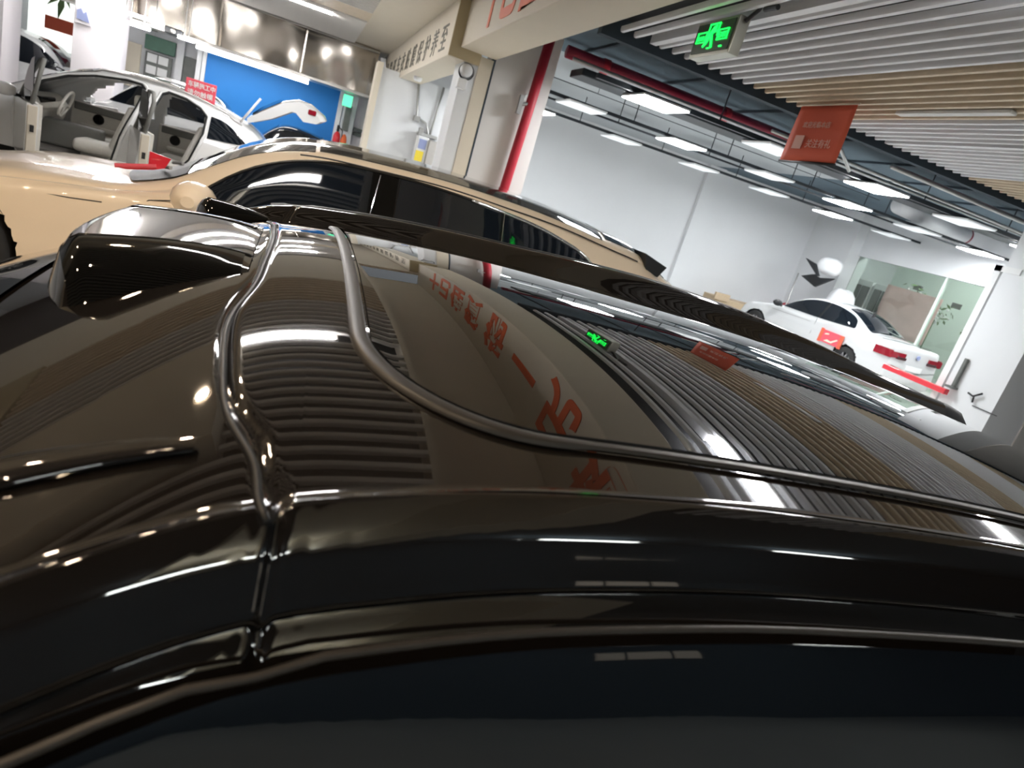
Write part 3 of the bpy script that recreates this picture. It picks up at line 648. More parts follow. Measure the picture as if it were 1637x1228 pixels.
    def line(s, name, pts, m, parent, r=0.004, sides=(-1, 1), low=True, off=0.0):
        for sd in sides:
            MB().tube([(x, s.yc+sd*((s.low_y if low else s.side_y)(x, z)+off), z) for x, z in pts], r, 6).make(name, m, parent, False, s.tf)
def mirror(parent, c, sd, m, tf=None, name='door_mirror', sc=1.0):
    b = MB(); rows = []
    for k in range(9):
        t = k/8; rr = math.sin(PI*min(1, 0.12+t*0.88)*0.98)**0.5 if t < 1 else 0.3
        y = c[1]+sd*(0.0+0.24*t)*sc
        rows.append([(c[0]+(0.10*rr*math.cos(a))*sc-0.02*t, y, c[2]+0.085*rr*math.sin(a)*sc) for a in [2*PI*q/16 for q in range(16)]])
    b.grid(rows, True); b.add(rows[0], [tuple(range(16))]); b.add(rows[-1], [tuple(range(16))])
    o = b.make(name, m, parent, True, tf)
    MB().tube([(c[0], c[1]-sd*0.06*sc, c[2]-0.05), (c[0], c[1]+sd*0.06, c[2]-0.03)], 0.025*sc, 8).make('mirror_arm', M['matte'], o, True, tf)
    return o

# ---------------------------------------------------------------- champagne car beyond the dark one
gold = thing('car', 'champagne gold fastback car with dark windows, right behind the dark glossy roof', 'car', (0.4, 5.8, 0))
GY = 5.8
G = Car(GY, [(-2.75, 0.50), (-2.68, 0.66), (-2.4, 0.80), (-1.9, 0.90), (-1.4, 0.965), (-1.05, 1.0), (-0.85, 1.09), (-0.6, 1.26), (-0.35, 1.425), (-0.1, 1.53), (0.15, 1.585), (0.5, 1.615), (1.05, 1.635), (1.6, 1.625), (2.2, 1.585), (2.7, 1.52), (3.1, 1.43), (3.4, 1.28), (3.6, 1.0), (3.66, 0.7)],
        [(-2.75, 0.60), (-2.6, 0.80), (-2.2, 0.93), (-1.5, 0.97), (0, 0.97), (2.0, 0.98), (3.0, 0.94), (3.5, 0.86), (3.66, 0.75)],
        [(-2.75, 0.44), (-2.6, 0.60), (-2.2, 0.75), (-1.6, 0.84), (-1.0, 0.93), (-0.5, 0.98), (0.5, 1.01), (1.5, 1.06), (2.4, 1.13), (3.0, 1.17), (3.4, 1.10), (3.66, 0.6)],
        [(-2.75, 0.55), (-2.2, 0.80), (-1.2, 0.82), (-0.9, 0.80), (-0.4, 0.72), (0.2, 0.66), (1.2, 0.65), (2.2, 0.62), (3.0, 0.62), (3.66, 0.6)],
        0.11, 0.18, -2.75, 3.66)
G.shell(M['gold'], gold, arches=((-1.95, 0.36, 0.40), (2.65, 0.38, 0.41)))
for x in (-1.95, 2.65):
    for sd in (-1, 1):
        wheel(gold, (x, GY+sd*0.85, 0.36), 0.36, 0.24)
        MB().lathe([(0.41, -0.02), (0.425, 0.0), (0.41, 0.02)], (x, GY+sd*0.93, 0.37), 'y', 40).make('arch_liner', M['matte'], gold, True)
G.toppatch('windscreen', -0.90, 0.10, lambda x: 0.66-0.12*max(0, x+0.5), M['tintroof'], gold, 0.006)
G.toppatch('glass_roof', 0.13, 2.55, lambda x: 0.56, M['tintroof'], gold, 0.007)
G.toppatch('rear_glass', 2.6, 3.3, lambda x: 0.50, M['tint'], gold, 0.007)
hi = [(-0.62, 1.00), (-0.5, 1.12), (-0.3, 1.275), (-0.1, 1.375), (0.2, 1.455), (0.55, 1.487), (1.0, 1.492), (1.3, 1.48), (1.6, 1.455), (1.95, 1.41), (2.2, 1.35), (2.38, 1.27), (2.48, 1.17)]
lo = [(-0.62, 0.99), (0.0, 1.005), (1.0, 1.05), (2.0, 1.12), (2.48, 1.15)]
hs = Spl(hi); ls_ = Spl(lo)
G.window('glass_surround', lo, hi, -0.62, 2.48, M['sensor'], gold, off=0.003)
for a, b_, nm in ((-0.62, 0.52, 'front_side_glass'), (0.535, 0.70, 'pillar_cover'), (0.715, 1.56, 'rear_side_glass'), (1.575, 2.48, 'quarter_glass')):
    G.window(nm, lo, hi, a, b_, M['tint'] if nm != 'pillar_cover' else M['sensor'], gold, off=0.008)
for sd in (-1, 1):
    for xp in (0.527, 0.708, 1.567):
        MB().tube([(xp-(z-1.05)*(0.12 if xp < 0.6 else 0.05)*-1, GY+sd*(G.side_y(xp, z)+0.009), z) for z in frange(1.06, hs(xp)-0.01, 0.06)], 0.004, 6).make('pillar_strip', M['chrome'] if xp != 0.708 else M['trimgloss'], gold)
    pts = [(x, GY+sd*(G.side_y(x, hs(x))+0.008), hs(x)+0.008) for x in frange(-0.6, 2.48, 0.08)]
    MB().tube(pts, 0.009, 6).make('window_trim', M['trimgloss'], gold, True)
    pts = [(x, GY+sd*(G.side_y(x, hs(x))+0.012), hs(x)+0.004) for x in frange(1.3, 2.48, 0.06)]
    MB().tube(pts, 0.012, 6).make('bright_trim', M['chrome'], gold, True)
    mirror(gold, (-0.57, GY+sd*0.97, 1.03), sd, M['gold'], sc=1.35)
    MB().tube([(x, GY+sd*(0.64), G.top_z(x, 0.64)+0.004) for x in frange(0.0, 2.9, 0.1)], 0.006, 6).make('roof_seam', M['matte'], gold)
G.line('bonnet_seam', [(-2.5, 0.66), (-2.2, 0.74), (-1.8, 0.79), (-1.3, 0.83), (-1.12, 0.85)], M['matte'], gold)
G.line('door_seam', [(-1.0, 0.35), (-1.04, 0.6), (-1.0, 0.80), (-0.86, 0.93), (-0.7, 0.97)], M['matte'], gold)
G.line('door_seam', [(0.62, 0.3), (0.62, 0.7), (0.60, 1.0)], M['matte'], gold)
G.line('door_seam', [(1.7, 0.35), (1.75, 0.7), (1.62, 1.0)], M['matte'], gold)
cow = []
MB().grid([[(-1.14+0.12*v*v+(0.44-0.12*v*v)*u, GY+v*0.66, G.top_z(-1.14+0.12*v*v+(0.44-0.12*v*v)*u, 0.66*v)+0.012) for v in [k/10-1 for k in range(21)]] for u in [k/6 for k in range(7)]]).make('cowl_panel', M['matte'], gold)
for yy in (5.55, 6.05):
    MB().tube([(-0.93, yy, 1.085), (-0.80, yy-0.42, 1.14)], 0.012, 6).make('wiper', M['metal'], gold)
wr = MB().prism([(-1.12, 1.06), (-1.02, 1.09), (-0.93, 1.12), (-0.93, 1.215), (-0.80, 1.20), (-0.83, 1.13), (-0.90, 1.10), (-1.06, 1.06)], 'y', 5.10, 5.12).make('plastic_ribbon', M['red'])
tag(wr, 'folded red plastic ribbon lying on the cowl of the champagne car', 'ribbon')
MB().tube([(-1.12, 5.09, 1.07), (-0.88, 5.09, 1.13)], 0.014, 8).make('handle', M['redsign'], wr)
sp_ = MB().prism([(2.95, 1.455), (3.20, 1.385), (3.14, 1.28), (3.0, 1.32)], 'y', 5.15, 6.45).make('spoiler', M['matte'], gold)
MB().box(-2.74, -2.70, 5.2, 6.4, 0.35, 0.5, 0.02).make('grille', M['matte'], gold)
MB().box(-2.66, -2.5, 4.97, 5.3, 0.60, 0.70, 0.02).make('headlight', M['chrome'], gold)
MB().box(-2.66, -2.5, 6.3, 6.63, 0.60, 0.70, 0.02).make('headlight', M['chrome'], gold)
MB().box(3.55, 3.64, 5.0, 6.6, 0.92, 0.97, 0.01).make('tail_light', M['redlamp'], gold)

# ---------------------------------------------------------------- white estate with open doors
eqe = thing('car', 'white car with its near doors and tailgate open, pale leather cabin showing', 'car', (-2, 11.4, 0))
EY = 11.45
Wt = Car(EY, [(-5.2, 0.55), (-5.1, 0.72), (-4.8, 0.85), (-4.2, 0.98), (-3.75, 1.05), (-3.45, 1.22), (-3.1, 1.42), (-2.7, 1.58), (-2.3, 1.64), (-1.8, 1.645), (-1.3, 1.57), (-0.95, 1.47), (-0.62, 1.32), (-0.35, 1.12), (-0.15, 0.98), (-0.05, 0.7)],
         [(-5.2, 0.55), (-5.0, 0.78), (-4.5, 0.93), (-3, 0.96), (-1.2, 0.96), (-0.5, 0.90), (-0.05, 0.80)],
         [(-5.2, 0.5), (-4.8, 0.75), (-3.8, 0.92), (-2.5, 0.97), (-1.2, 1.03), (-0.5, 1.02), (-0.2, 0.92), (-0.05, 0.6)],
         [(-5.2, 0.5), (-4.4, 0.78), (-3.6, 0.78), (-2.8, 0.64), (-1.5, 0.62), (-0.6, 0.62), (-0.05, 0.6)], 0.08, 0.2, -5.2, -0.05, step=0.03)
fd = [(-3.42, 0.32), (-3.47, 0.75), (-3.44, 1.0), (-3.25, 1.22), (-3.0, 1.36), (-2.7, 1.46), (-2.35, 1.52), (-2.16, 1.52), (-2.10, 1.46), (-2.16, 1.2), (-2.28, 0.8), (-2.38, 0.32)]
rd = [(-2.12, 0.32), (-2.05, 0.75), (-1.98, 1.2), (-1.90, 1.47), (-1.82, 1.52), (-1.6, 1.50), (-1.40, 1.43), (-1.30, 1.34), (-1.30, 1.1), (-1.42, 0.72), (-1.62, 0.45), (-1.75, 0.32)]
ffw = [(-3.2, 1.02), (-3.0, 1.25), (-2.7, 1.44), (-2.3, 1.50), (-2.2, 1.50), (-2.25, 1.02)]
frw = [(-2.1, 1.02), (-2.0, 1.48), (-1.5, 1.44), (-1.3, 1.30), (-1.25, 1.05)]
sh = Wt.shell(M['white'], eqe, holes=(fd, rd), far_holes=(ffw, frw), arches=((-4.3, 0.36, 0.40), (-0.95, 0.38, 0.40)))
sm = sh.modifiers.new('thick', 'SOLIDIFY'); sm.thickness = 0.03; sm.offset = -1
def seal(name, poly, r, m):
    pts = []
    for i in range(len(poly)):
        a, b_ = poly[i], poly[(i+1) % len(poly)]
        for k in range(4):
            x = a[0]+(b_[0]-a[0])*k/4; z = a[1]+(b_[1]-a[1])*k/4
            yy = Wt.side_y(x, z) if z > Wt.B(x)-0.03 else Wt.low_y(x, z)
            pts.append((x, EY-yy-0.004, z))
    MB().tube(pts, r, 6, True).make(name, m, eqe, True)
for P in (fd, rd):
    seal('door_seal', P, 0.022, M['matte'])
    cxm = sum(p[0] for p in P)/len(P); czm = sum(p[1] for p in P)/len(P)
    seal('door_frame', [(cxm+(p[0]-cxm)*1.045, czm+(p[1]-czm)*1.04) for p in P], 0.026, M['white'])
Wt.toppatch('windscreen', -3.65, -2.75, lambda x: 0.60, M['tint'], eqe)
Wt.toppatch('glass_roof', -2.6, -1.35, lambda x: 0.50, M['tintroof'], eqe)
Wt.window('quarter_glass', [(-1.26, 1.07), (-0.72, 1.10)], [(-1.26, 1.37), (-1.1, 1.35), (-0.9, 1.25), (-0.72, 1.11)], -1.25, -0.72, M['tint'], eqe, off=0.01)
Wt.window('rocker_trim', [(-3.9, 0.22), (-1.3, 0.22)], [(-3.9, 0.30), (-1.3, 0.30)], -3.8, -1.4, M['matte'], eqe, low=True)
for sd in (-1, 1):
    rr = MB().tube([(x, EY+sd*0.60, Wt.top_z(x, 0.60)+(0.035 if -2.7 < x < -1.0 else 0.0)) for x in frange(-2.85, -0.85, 0.1)], 0.014, 8).make('roof_rail', M['metal'], eqe, True)
for x in (-4.3, -0.95):
    for sd in (-1, 1): wheel(eqe, (x, EY+sd*0.84, 0.36), 0.36, 0.23)
MB().box(-3.9, -0.4, EY-0.82, EY+0.82, 0.30, 0.36).make('floor_pan', M['carpet'], eqe)
MB().box(-3.85, -3.55, EY-0.80, EY+0.80, 0.35, 0.98).make('bulkhead', M['cabin_d'], eqe)
ds = MB()
ds.grid([[(-3.55+0.16*math.sin(u*PI), EY-0.76+1.52*v, 0.72+0.28*math.cos(u*PI*0.9)*0.9+0.05) for u in [k/8 for k in range(9)]] for v in [k/10 for k in range(11)]])
dso = ds.make('dashboard', M['cabin'], eqe, True)
MB().box(-3.50, -3.40, EY-0.3, EY+0.3, 0.80, 0.98, 0.02).make('screen', M['sensor'], dso)
MB().lathe([(0.0, -0.02), (0.05, -0.02), (0.05, 0.02)], (-3.42, EY-0.62, 0.86), 'x').make('air_vent', M['sensor'], dso)
MB().box(-3.55, -2.7, EY-0.14, EY+0.14, 0.36, 0.72, 0.04).make('centre_console', M['cabin_d'], eqe)
st = MB(); cc = Vector((-3.08, EY-0.40, 0.98)); ax1 = Vector((0, 1, 0)); ax2 = Vector((0.35, 0, 0.94)).normalized()
st.tube([cc+ax1*0.18*math.cos(a)+ax2*0.18*math.sin(a) for a in [2*PI*k/28 for k in range(28)]], 0.018, 8, True)
for a in (-0.3, PI+0.3, -PI/2): st.tube([cc, cc+ax1*0.17*math.cos(a)+ax2*0.17*math.sin(a)], 0.016, 6)
st.tube([cc, cc+Vector((-0.3, 0, -0.12))], 0.04, 8); st.make('steering_wheel', M['cabin'], eqe, True)
def seat(x, y, rec=0.30):
    s0 = MB().box(x-0.30, x+0.22, y-0.25, y+0.25, 0.42, 0.60, 0.07).make('seat_cushion', M['cabin'], eqe, True)
    b = MB(); rows = []
    for k in range(9):
        t = k/8; z = 0.55+0.62*t; xx = x+0.17+rec*0.62*t; w = 0.24-0.05*t*t; d = 0.075-0.02*t
        rows.append([(xx+d*math.cos(a), y+w*(abs(math.sin(a))**0.6)*(1 if math.sin(a) > 0 else -1), z) for a in [2*PI*q/20 for q in range(20)]])
    b.grid(rows, True); b.add(rows[-1], [tuple(range(20))]); b.make('seat_back', M['cabin'], s0, True)
    MB().box(x+0.36, x+0.46, y-0.12, y+0.12, 1.20, 1.36, 0.04).make('headrest', M['cabin'], s0, True)
    MB().box(x-0.2, x+0.15, y-0.2, y+0.2, 0.34, 0.43, 0.01).make('seat_base', M['cabin_d'], s0)
for x, y in ((-2.62, EY-0.40), (-2.62, EY+0.40), (-1.72, EY-0.40), (-1.72, EY+0.40)): seat(x, y)
for (x0, x1, nm) in ((-3.35, -2.3, 'far_front_door_lining'), (-2.15, -1.35, 'far_rear_door_lining')):
    d = MB().box(x0, x1, EY+0.80, EY+0.86, 0.36, 1.0, 0.02).make('door_lining', M['cabin'], eqe)
    MB().box(x0+0.05, x1-0.05, EY+0.76, EY+0.80, 0.88, 0.99, 0.015).make('upper_pad', M['cabin_d'], d)
    MB().lathe([(0, -0.02), (0.07, -0.02), (0.08, 0.01)], ((x0+x1)/2-0.15, EY+0.79, 0.80), 'y').make('speaker', M['sensor'], d)
    MB().box(x0+0.15, x1-0.2, EY+0.72, EY+0.80, 0.62, 0.70, 0.03).make('armrest', M['cabin'], d, True)
def open_door(name, hx, length, ang, poly_lo, zt, lab):
    """door hinged at hx on near side, swung outwards by ang; local u runs from the hinge."""
    hy = EY-0.95; ca, sa = math.cos(ang), math.sin(ang)
    def tfm(p): u, w, z = p; return (hx+u*ca+w*sa, hy-u*sa+w*ca, z)
    d = MB().prism(poly_lo, 'y', -0.06, 0.06)
    o = d.make(name, M['white'], eqe, False, tfm); o['label'] = lab
    MB().prism([(0.03+p[0]*0.94, 0.03+p[1]*0.97) for p in poly_lo], 'y', 0.055, 0.10).make('inner_lining', M['cabin'], o, False, tfm)
    MB().box(length-0.02, length+0.012, -0.05, 0.05, 0.36, 0.96, 0.01).make('shut_face', M['beige_edge'], o, False, tfm)
    MB().box(length+0.010, length+0.022, -0.02, 0.02, 0.66, 0.74).make('latch', M['matte'], o, False, tfm)
    fr_ = [(0.06, 0.97), (0.12, 1.05)] + zt + [(length-0.02, 0.97)]
    MB().tube([(a, -0.01 - (z-0.97)*(-0.45)*0.4, z) for a, z in fr_], 0.026, 8).make('window_frame', M['cabin_d'], o, True, tfm)
    MB().prism(fr_, 'y', -0.004, 0.004).make('glass', M['tint'], o, False, tfm)
    return o, tfm
o1, t1 = open_door('front_door', -3.42, 1.08, 1.15, [(0, 0.34), (1.0, 0.34), (1.08, 0.7), (1.08, 0.98), (0, 0.96)], [(0.45, 1.30), (0.8, 1.47), (1.02, 1.50)], 'front door swung wide open')
mirror(o1, (0.22, -0.08, 1.02), -1, M['white'], t1, sc=0.95)
open_door('rear_door', -2.12, 0.80, 1.22, [(0, 0.34), (0.45, 0.34), (0.62, 0.5), (0.78, 0.75), (0.80, 0.98), (0, 0.98)], [(0.25, 1.48), (0.55, 1.47), (0.76, 1.36)], 'rear door swung wide open')
# tailgate, raised
tgp = [(-0.80, 1.53), (-0.62, 1.68), (-0.36, 1.88), (-0.16, 1.96), (0.04, 1.95), (0.26, 1.84), (0.30, 1.78), (0.24, 1.73), (0.06, 1.71), (-0.06, 1.80), (-0.22, 1.80), (-0.48, 1.62), (-0.78, 1.47)]
tb = MB(); tb.grid([[(x-0.10*abs(v)**3*(1 if x > -0.1 else 0), EY+v*0.62, z-0.05*v*v) for x, z in tgp] for v in [k/8-1 for k in range(17)]], True)
nn = len(tgp); tb.f += [tuple(range(nn)), tuple(16*nn+k for k in range(nn))]
tg = tb.make('tailgate', M['white'], eqe); autosmooth(tg, 35)
MB().grid([[(x, EY+v*0.5, z) for v in (-1, -0.5, 0, 0.5, 1)] for x, z in ((-0.76, 1.56), (-0.62, 1.70), (-0.40, 1.872))]).make('rear_window', M['tint'], tg)
MB().box(0.0, 0.12, EY-0.635, EY-0.50, 1.78, 1.86, 0.02).make('tail_light', M['redlamp'], tg)
MB().tube([(-0.88, EY-0.60, 1.40), (-0.66, EY-0.60, 1.80)], 0.016, 8).make('gas_strut', M['poster'], eqe, True)
MB().box(-0.75, -0.10, EY-0.6, EY+0.6, 0.55, 0.95, 0.03).make('boot_well', M['cabin_d'], eqe)
mirror(eqe, (-3.2, EY+0.95, 1.05), 1, M['white'])
rs = thing('roof_sign', 'red two line notice board standing on the white open door car', 'sign', (-1.45, 11.0, 1.55))
MB().box(-1.66, -1.26, 10.98, 11.01, 1.53, 1.79, 0.008).make('board', M['redsign'], rs)
text('notice_line', '车辆施工中', 0.085, M['poster'], (-1.63, 10.975, 1.69), (1, 0, 0), (0, 0, 1), rs, 0.002, sx=0.85, bold=0.001)
text('notice_line', '请勿触摸', 0.085, M['poster'], (-1.63, 10.975, 1.58), (1, 0, 0), (0, 0, 1), rs, 0.002, sx=1.0, bold=0.001)

# ---------------------------------------------------------------- small background cars
def simple_car(label, yc, x0, L, H_, paint, tf=None, group=None):
    r = thing('car', label, 'car', (x0+L/2, yc, 0), group)
    q = lambda t, z: (x0+L*t, H_*z)
    c = Car(yc, [q(0, .36), q(.03, .47), q(.14, .56), q(.24, .63), q(.33, .80), q(.43, .96), q(.55, 1.0), q(.70, .97), q(.84, .80), q(.95, .66), q(.99, .6), q(1, .4)],
            [(x0, .6), (x0+.05*L, .8), (x0+.2*L, .9), (x0+.8*L, .9), (x0+.96*L, .84), (x0+L, .7)], [q(0, .3), q(.1, .5), q(.3, .60), q(.8, .66), q(.96, .58), q(1, .35)],
            [(x0, .58), (x0+.3*L, .7), (x0+.5*L, .62), (x0+.8*L, .62), (x0+L, .55)], 0.07, 0.18, x0, x0+L, tf, 0.06)
    c.shell(M[paint], r, arches=((x0+L*.2, 0.33, 0.37), (x0+L*.8, 0.33, 0.37)))
    c.window('side_glass', [q(.27, .64), q(.88, .68)], [q(.27, .65), q(.36, .80), q(.45, .90), q(.6, .93), q(.75, .87), q(.88, .69)], x0+L*.27, x0+L*.88, M['tint'], r)
    c.toppatch('windscreen', x0+L*.26, x0+L*.42, lambda x: 0.55, M['tint'], r)
    c.toppatch('rear_glass', x0+L*.74, x0+L*.86, lambda x: 0.52, M['tint'], r)
    for t in (.2, .8):
        for sd in (-1, 1): wheel(r, (x0+L*t, yc+sd*0.80, 0.33), 0.33, 0.22, tf)
    return r, c
simple_car('white hatchback far back between the two left columns', 16.35, -7.6, 3.6, 1.82, 'white')
simple_car('white low car behind the shopfront end of the open door car', 13.72, -3.9, 3.2, 1.72, 'white')
simple_car('navy saloon behind the raised tailgate in front of the blue shutter', 15.68, -1.7, 2.8, 1.52, 'darkcar')

# ---------------------------------------------------------------- white saloon in the bright room
def b_tf(p):   # local x (nose -x) -> world, nose towards +y
    s_ = 0.92; x, y, z = p; a = math.radians(4)
    u, w = -x*s_, y*s_       # forward along +y ; near(-y local) side = left
    return (11.25 + w*math.cos(a) - u*math.sin(a), 11.05 + u*math.cos(a) + w*math.sin(a), z*s_)
bm_ = thing('car', 'white saloon seen from behind in the bright room with a red poster on its side', 'car', (11.25, 11.05, 0))
Bc = Car(0, [(-2.35, 0.50), (-2.25, 0.68), (-1.9, 0.80), (-1.2, 0.92), (-0.95, 0.98), (-0.6, 1.20), (-0.25, 1.37), (0.1, 1.44), (0.5, 1.45), (0.9, 1.40), (1.3, 1.24), (1.6, 1.10), (1.9, 1.06), (2.2, 1.03), (2.3, 0.98), (2.36, 0.7)],
         [(-2.35, 0.55), (-2.1, 0.82), (-1.5, 0.90), (1.5, 0.91), (2.1, 0.86), (2.36, 0.76)],
         [(-2.35, 0.4), (-1.9, 0.7), (-1.0, 0.90), (0.5, 0.95), (1.5, 1.0), (2.1, 0.97), (2.3, 0.90), (2.36, 0.6)],
         [(-2.35, 0.5), (-1.2, 0.76), (-0.8, 0.72), (0, 0.60), (1.0, 0.58), (1.5, 0.66), (2.1, 0.74), (2.36, 0.7)], 0.06, 0.18, -2.35, 2.36, b_tf, 0.045)
Bc.shell(M['bmw'], bm_, arches=((-1.45, 0.31, 0.345), (1.42, 0.31, 0.345)))
blo = [(-0.85, 0.95), (0.5, 0.98), (1.35, 1.03)]; bhi = [(-0.85, 0.96), (-0.6, 1.12), (-0.25, 1.28), (0.1, 1.35), (0.5, 1.36), (0.9, 1.30), (1.2, 1.18), (1.35, 1.05)]
Bc.window('glass_surround', blo, bhi, -0.85, 1.35, M['matte'], bm_, off=0.003)
Bc.window('front_side_glass', blo, bhi, -0.85, 0.27, M['tint'], bm_)
Bc.window('rear_side_glass', blo, bhi, 0.33, 1.35, M['tint'], bm_)
Bc.toppatch('windscreen', -0.9, -0.15, lambda x: 0.56, M['tint'], bm_)
Bc.toppatch('rear_window', 0.80, 1.62, lambda x: 0.53+0.10*(x-0.8), M['tint'], bm_)
for x in (-1.45, 1.42):
    for sd in (-1, 1): wheel(bm_, (x, sd*0.80, 0.31), 0.31, 0.22, b_tf)
for sd in (-1, 1):
    a = MB().grid([[(2.0+0.36*t if t < 1 else 2.36, sd*(0.885-0.0*t - 0.1*t*t), z) for z in (0.74, 0.80, 0.87, 0.90)] for t in [k/6 for k in range(7)]])
    a.grid([[(2.375, sd*(0.80-0.42*t), 0.75+0.05*t+0.10*k*(1-0.4*t)) for k in (0, 0.5, 1, 1.3)] for t in [k/6 for k in range(7)]])
    o = a.make('tail_light', M['redlamp'], bm_, False, b_tf); o.modifiers.new('s', 'SOLIDIFY').thickness = 0.03
    MB().box(2.34, 2.40, min(sd*0.36, sd*0.62), max(sd*0.36, sd*0.62), 0.74, 0.80, 0.01).make('lamp_insert', M['lampdark'], o, False, b_tf)
    mirror(bm_, (-0.78, sd*0.92, 0.98), sd, M['matte'], b_tf, sc=0.9)
MB().lathe([(0.0, 2.385), (0.045, 2.385), (0.045, 2.36)], (0, 0, 0.86), 'x').make('badge', M['bluetext'], bm_, False, b_tf)
MB().box(2.36, 2.385, -0.26, 0.26, 0.55, 0.66, 0.005).make('number_plate_recess', M['poster'], bm_, False, b_tf)
MB().tube([(2.02, y/10*0.8, 1.045+0.012*math.cos(y/10*1.5)) for y in range(-10, 11)], 0.006, 6).make('boot_seam', M['seal'], bm_, False, b_tf)
MB().tube([(2.372, -0.7, 0.60), (2.385, 0, 0.50), (2.372, 0.7, 0.60)], 0.006, 6).make('bumper_seam', M['seal'], bm_, False, b_tf)
Bc.line('door_seam', [(0.3, 0.28), (0.3, 0.6), (0.3, 0.95)], M['seal'], bm_)
Bc.line('shoulder_crease', [(-1.1, 0.80), (0, 0.83), (1.9, 0.88)], M['seal'], bm_, r=0.003)
MB().lathe([(0, 0.38), (0.04, 0.38), (0.0, 0.60)], (0, 0, 0), 'z').make('antenna', M['matte'], bm_, False, lambda p: b_tf((p[0]+1.0, p[1], p[2]+0.98)))
def bp(p): return b_tf((p[0]*0.85+0.22, -0.93+p[1], p[2]*0.85+0.0))
ps = MB().box(0.55, 1.20, -0.012, 0.0, 0.62, 0.94).make('side_poster', M['redsign'], None, False, bp); tag(ps, 'red and orange poster stuck on the rear door of the white saloon', 'poster')
MB().box(0.50, 0.60, -0.016, -0.004, 0.60, 0.96).make('orange_border', M['banner'], ps, False, bp)
MB().box(1.15, 1.26, -0.016, -0.004, 0.60, 0.94).make('orange_border', M['banner'], ps, False, bp)
MB().prism([(0.70, 0.66), (0.80, 0.72), (0.92, 0.70), (1.08, 0.80), (1.12, 0.78), (0.95, 0.66)], 'y', -0.02, -0.01).prism([(0.66, 0.82), (0.80, 0.85), (0.78, 0.88), (0.68, 0.86)], 'y', -0.02, -0.01).make('pale_marks', M['cream'], ps, False, bp)
# ================================================================== THINGS ROUND THE SALOON
lp = thing('studio_lamp', 'tall thin stand with black folded lamp head beside a white wrapped bundle', 'lamp', (11.9, 13.4, 0))
MB().tube([(11.95, 13.3, 0), (12.0, 13.4, 1.62)], 0.02, 8).make('stand', M['metal'], lp, True)
MB().prism([(12.85, 1.72), (13.38, 2.02), (13.0, 1.95), (12.75, 1.70), (13.1, 1.62)], 'x', 12.0, 12.06).make('lamp_head', M['matte'], lp)
MB().prism([(13.62, 1.58), (13.25, 1.70), (13.0, 1.66), (12.55, 1.74), (12.80, 1.58), (13.05, 1.42)], 'x', 12.3, 12.36).make('reflector', M['matte'], lp)
def blob(name, c, r, m, lab, cat, sq=(1, 1, 1), seed=1):
    rnd = random.Random(seed); ph = [rnd.uniform(0, 6) for _ in range(6)]; rows = []
    for i in range(13):
        th = PI*i/12; row = []
        for j in range(24):
            a = 2*PI*j/24; k = 1+0.07*math.sin(3*a+ph[0])*math.sin(th)+0.06*math.sin(5*a+ph[1]+2*th)*math.sin(th)+0.05*math.sin(4*th+ph[2])
            row.append((c[0]+r*k*math.sin(th)*math.cos(a)*sq[0], c[1]+r*k*math.sin(th)*math.sin(a)*sq[1], c[2]+r*k*math.cos(th)*sq[2]))
        rows.append(row)
    o = MB().grid(rows, True).make(name, m, None, True); return tag(o, lab, cat)
blob('plastic_bundle', (12.5, 13.0, 1.98), 0.26, M['balloon'], 'round white plastic bundle on top beside the corner column', 'bundle', (1, 1.25, 0.85))
blob('plastic_bundle', (12.95, 12.75, 0.80), 0.42, M['balloon'], 'lower crumpled white plastic wrapped equipment behind the saloon', 'bundle', (0.8, 1, 1.9), 5)
cb = thing('cardboard_box', 'long open brown cardboard box on floor by the white wall', 'box', (10.9, 14.3, 0))
MB().box(10.4, 11.9, 14.0, 14.6, 0.0, 0.48, 0.01).make('carton', M['boxm'], cb)
MB().box(10.3, 10.75, 13.96, 14.02, 0.42, 0.60, 0.005).make('flap', M['boxm'], cb)
rc = thing('car_care_machine', 'small dark red machine on the floor in front of the white saloon', 'machine', (12.9, 14.3, 0.3))
MB().box(12.75, 13.1, 14.1, 14.4, 0.0, 0.78, 0.06).make('body', M['pipe'], rc, True)
MB().box(12.85, 13.0, 14.05, 14.12, 0.5, 0.72, 0.02).make('front_plate', M['balloon'], rc)
for (y0, z0, w, h, lab) in ((12.7, 1.22, 0.36, 0.62, 'left of two'), (12.05, 1.12, 0.36, 0.62, 'right of two')):
    t = thing('glass_cabinet', 'pale cabinet with dark doors behind the glass wall, %s' % lab, 'cabinet', (15.2, y0*1.1, 0)); yy = y0*1.1+0.25
    MB().box(15.0, 15.4, yy-0.32, yy+0.32, 0, 1.95, 0.01).make('carcass', M['poster'], t)
    for k in (0, 1): MB().box(14.96, 15.0, yy-0.28+0.30*k, yy-0.02+0.28*k, 0.75, 1.80, 0.01).make('door', M['greypic'], t)
pk = MB()
pk.grid([[(14.4-0.05*math.sin(u*PI), 12.9-1.6*u, 0.85+1.15*v) for u in [k/12 for k in range(13)]] for v in [k/8 for k in range(9)]])
o = pk.make('floor_poster', M['pink'], None, True); o.modifiers.new('s', 'SOLIDIFY').thickness = 0.02; tag(o, 'large faded pink display panel standing behind the white saloon roof', 'display panel')
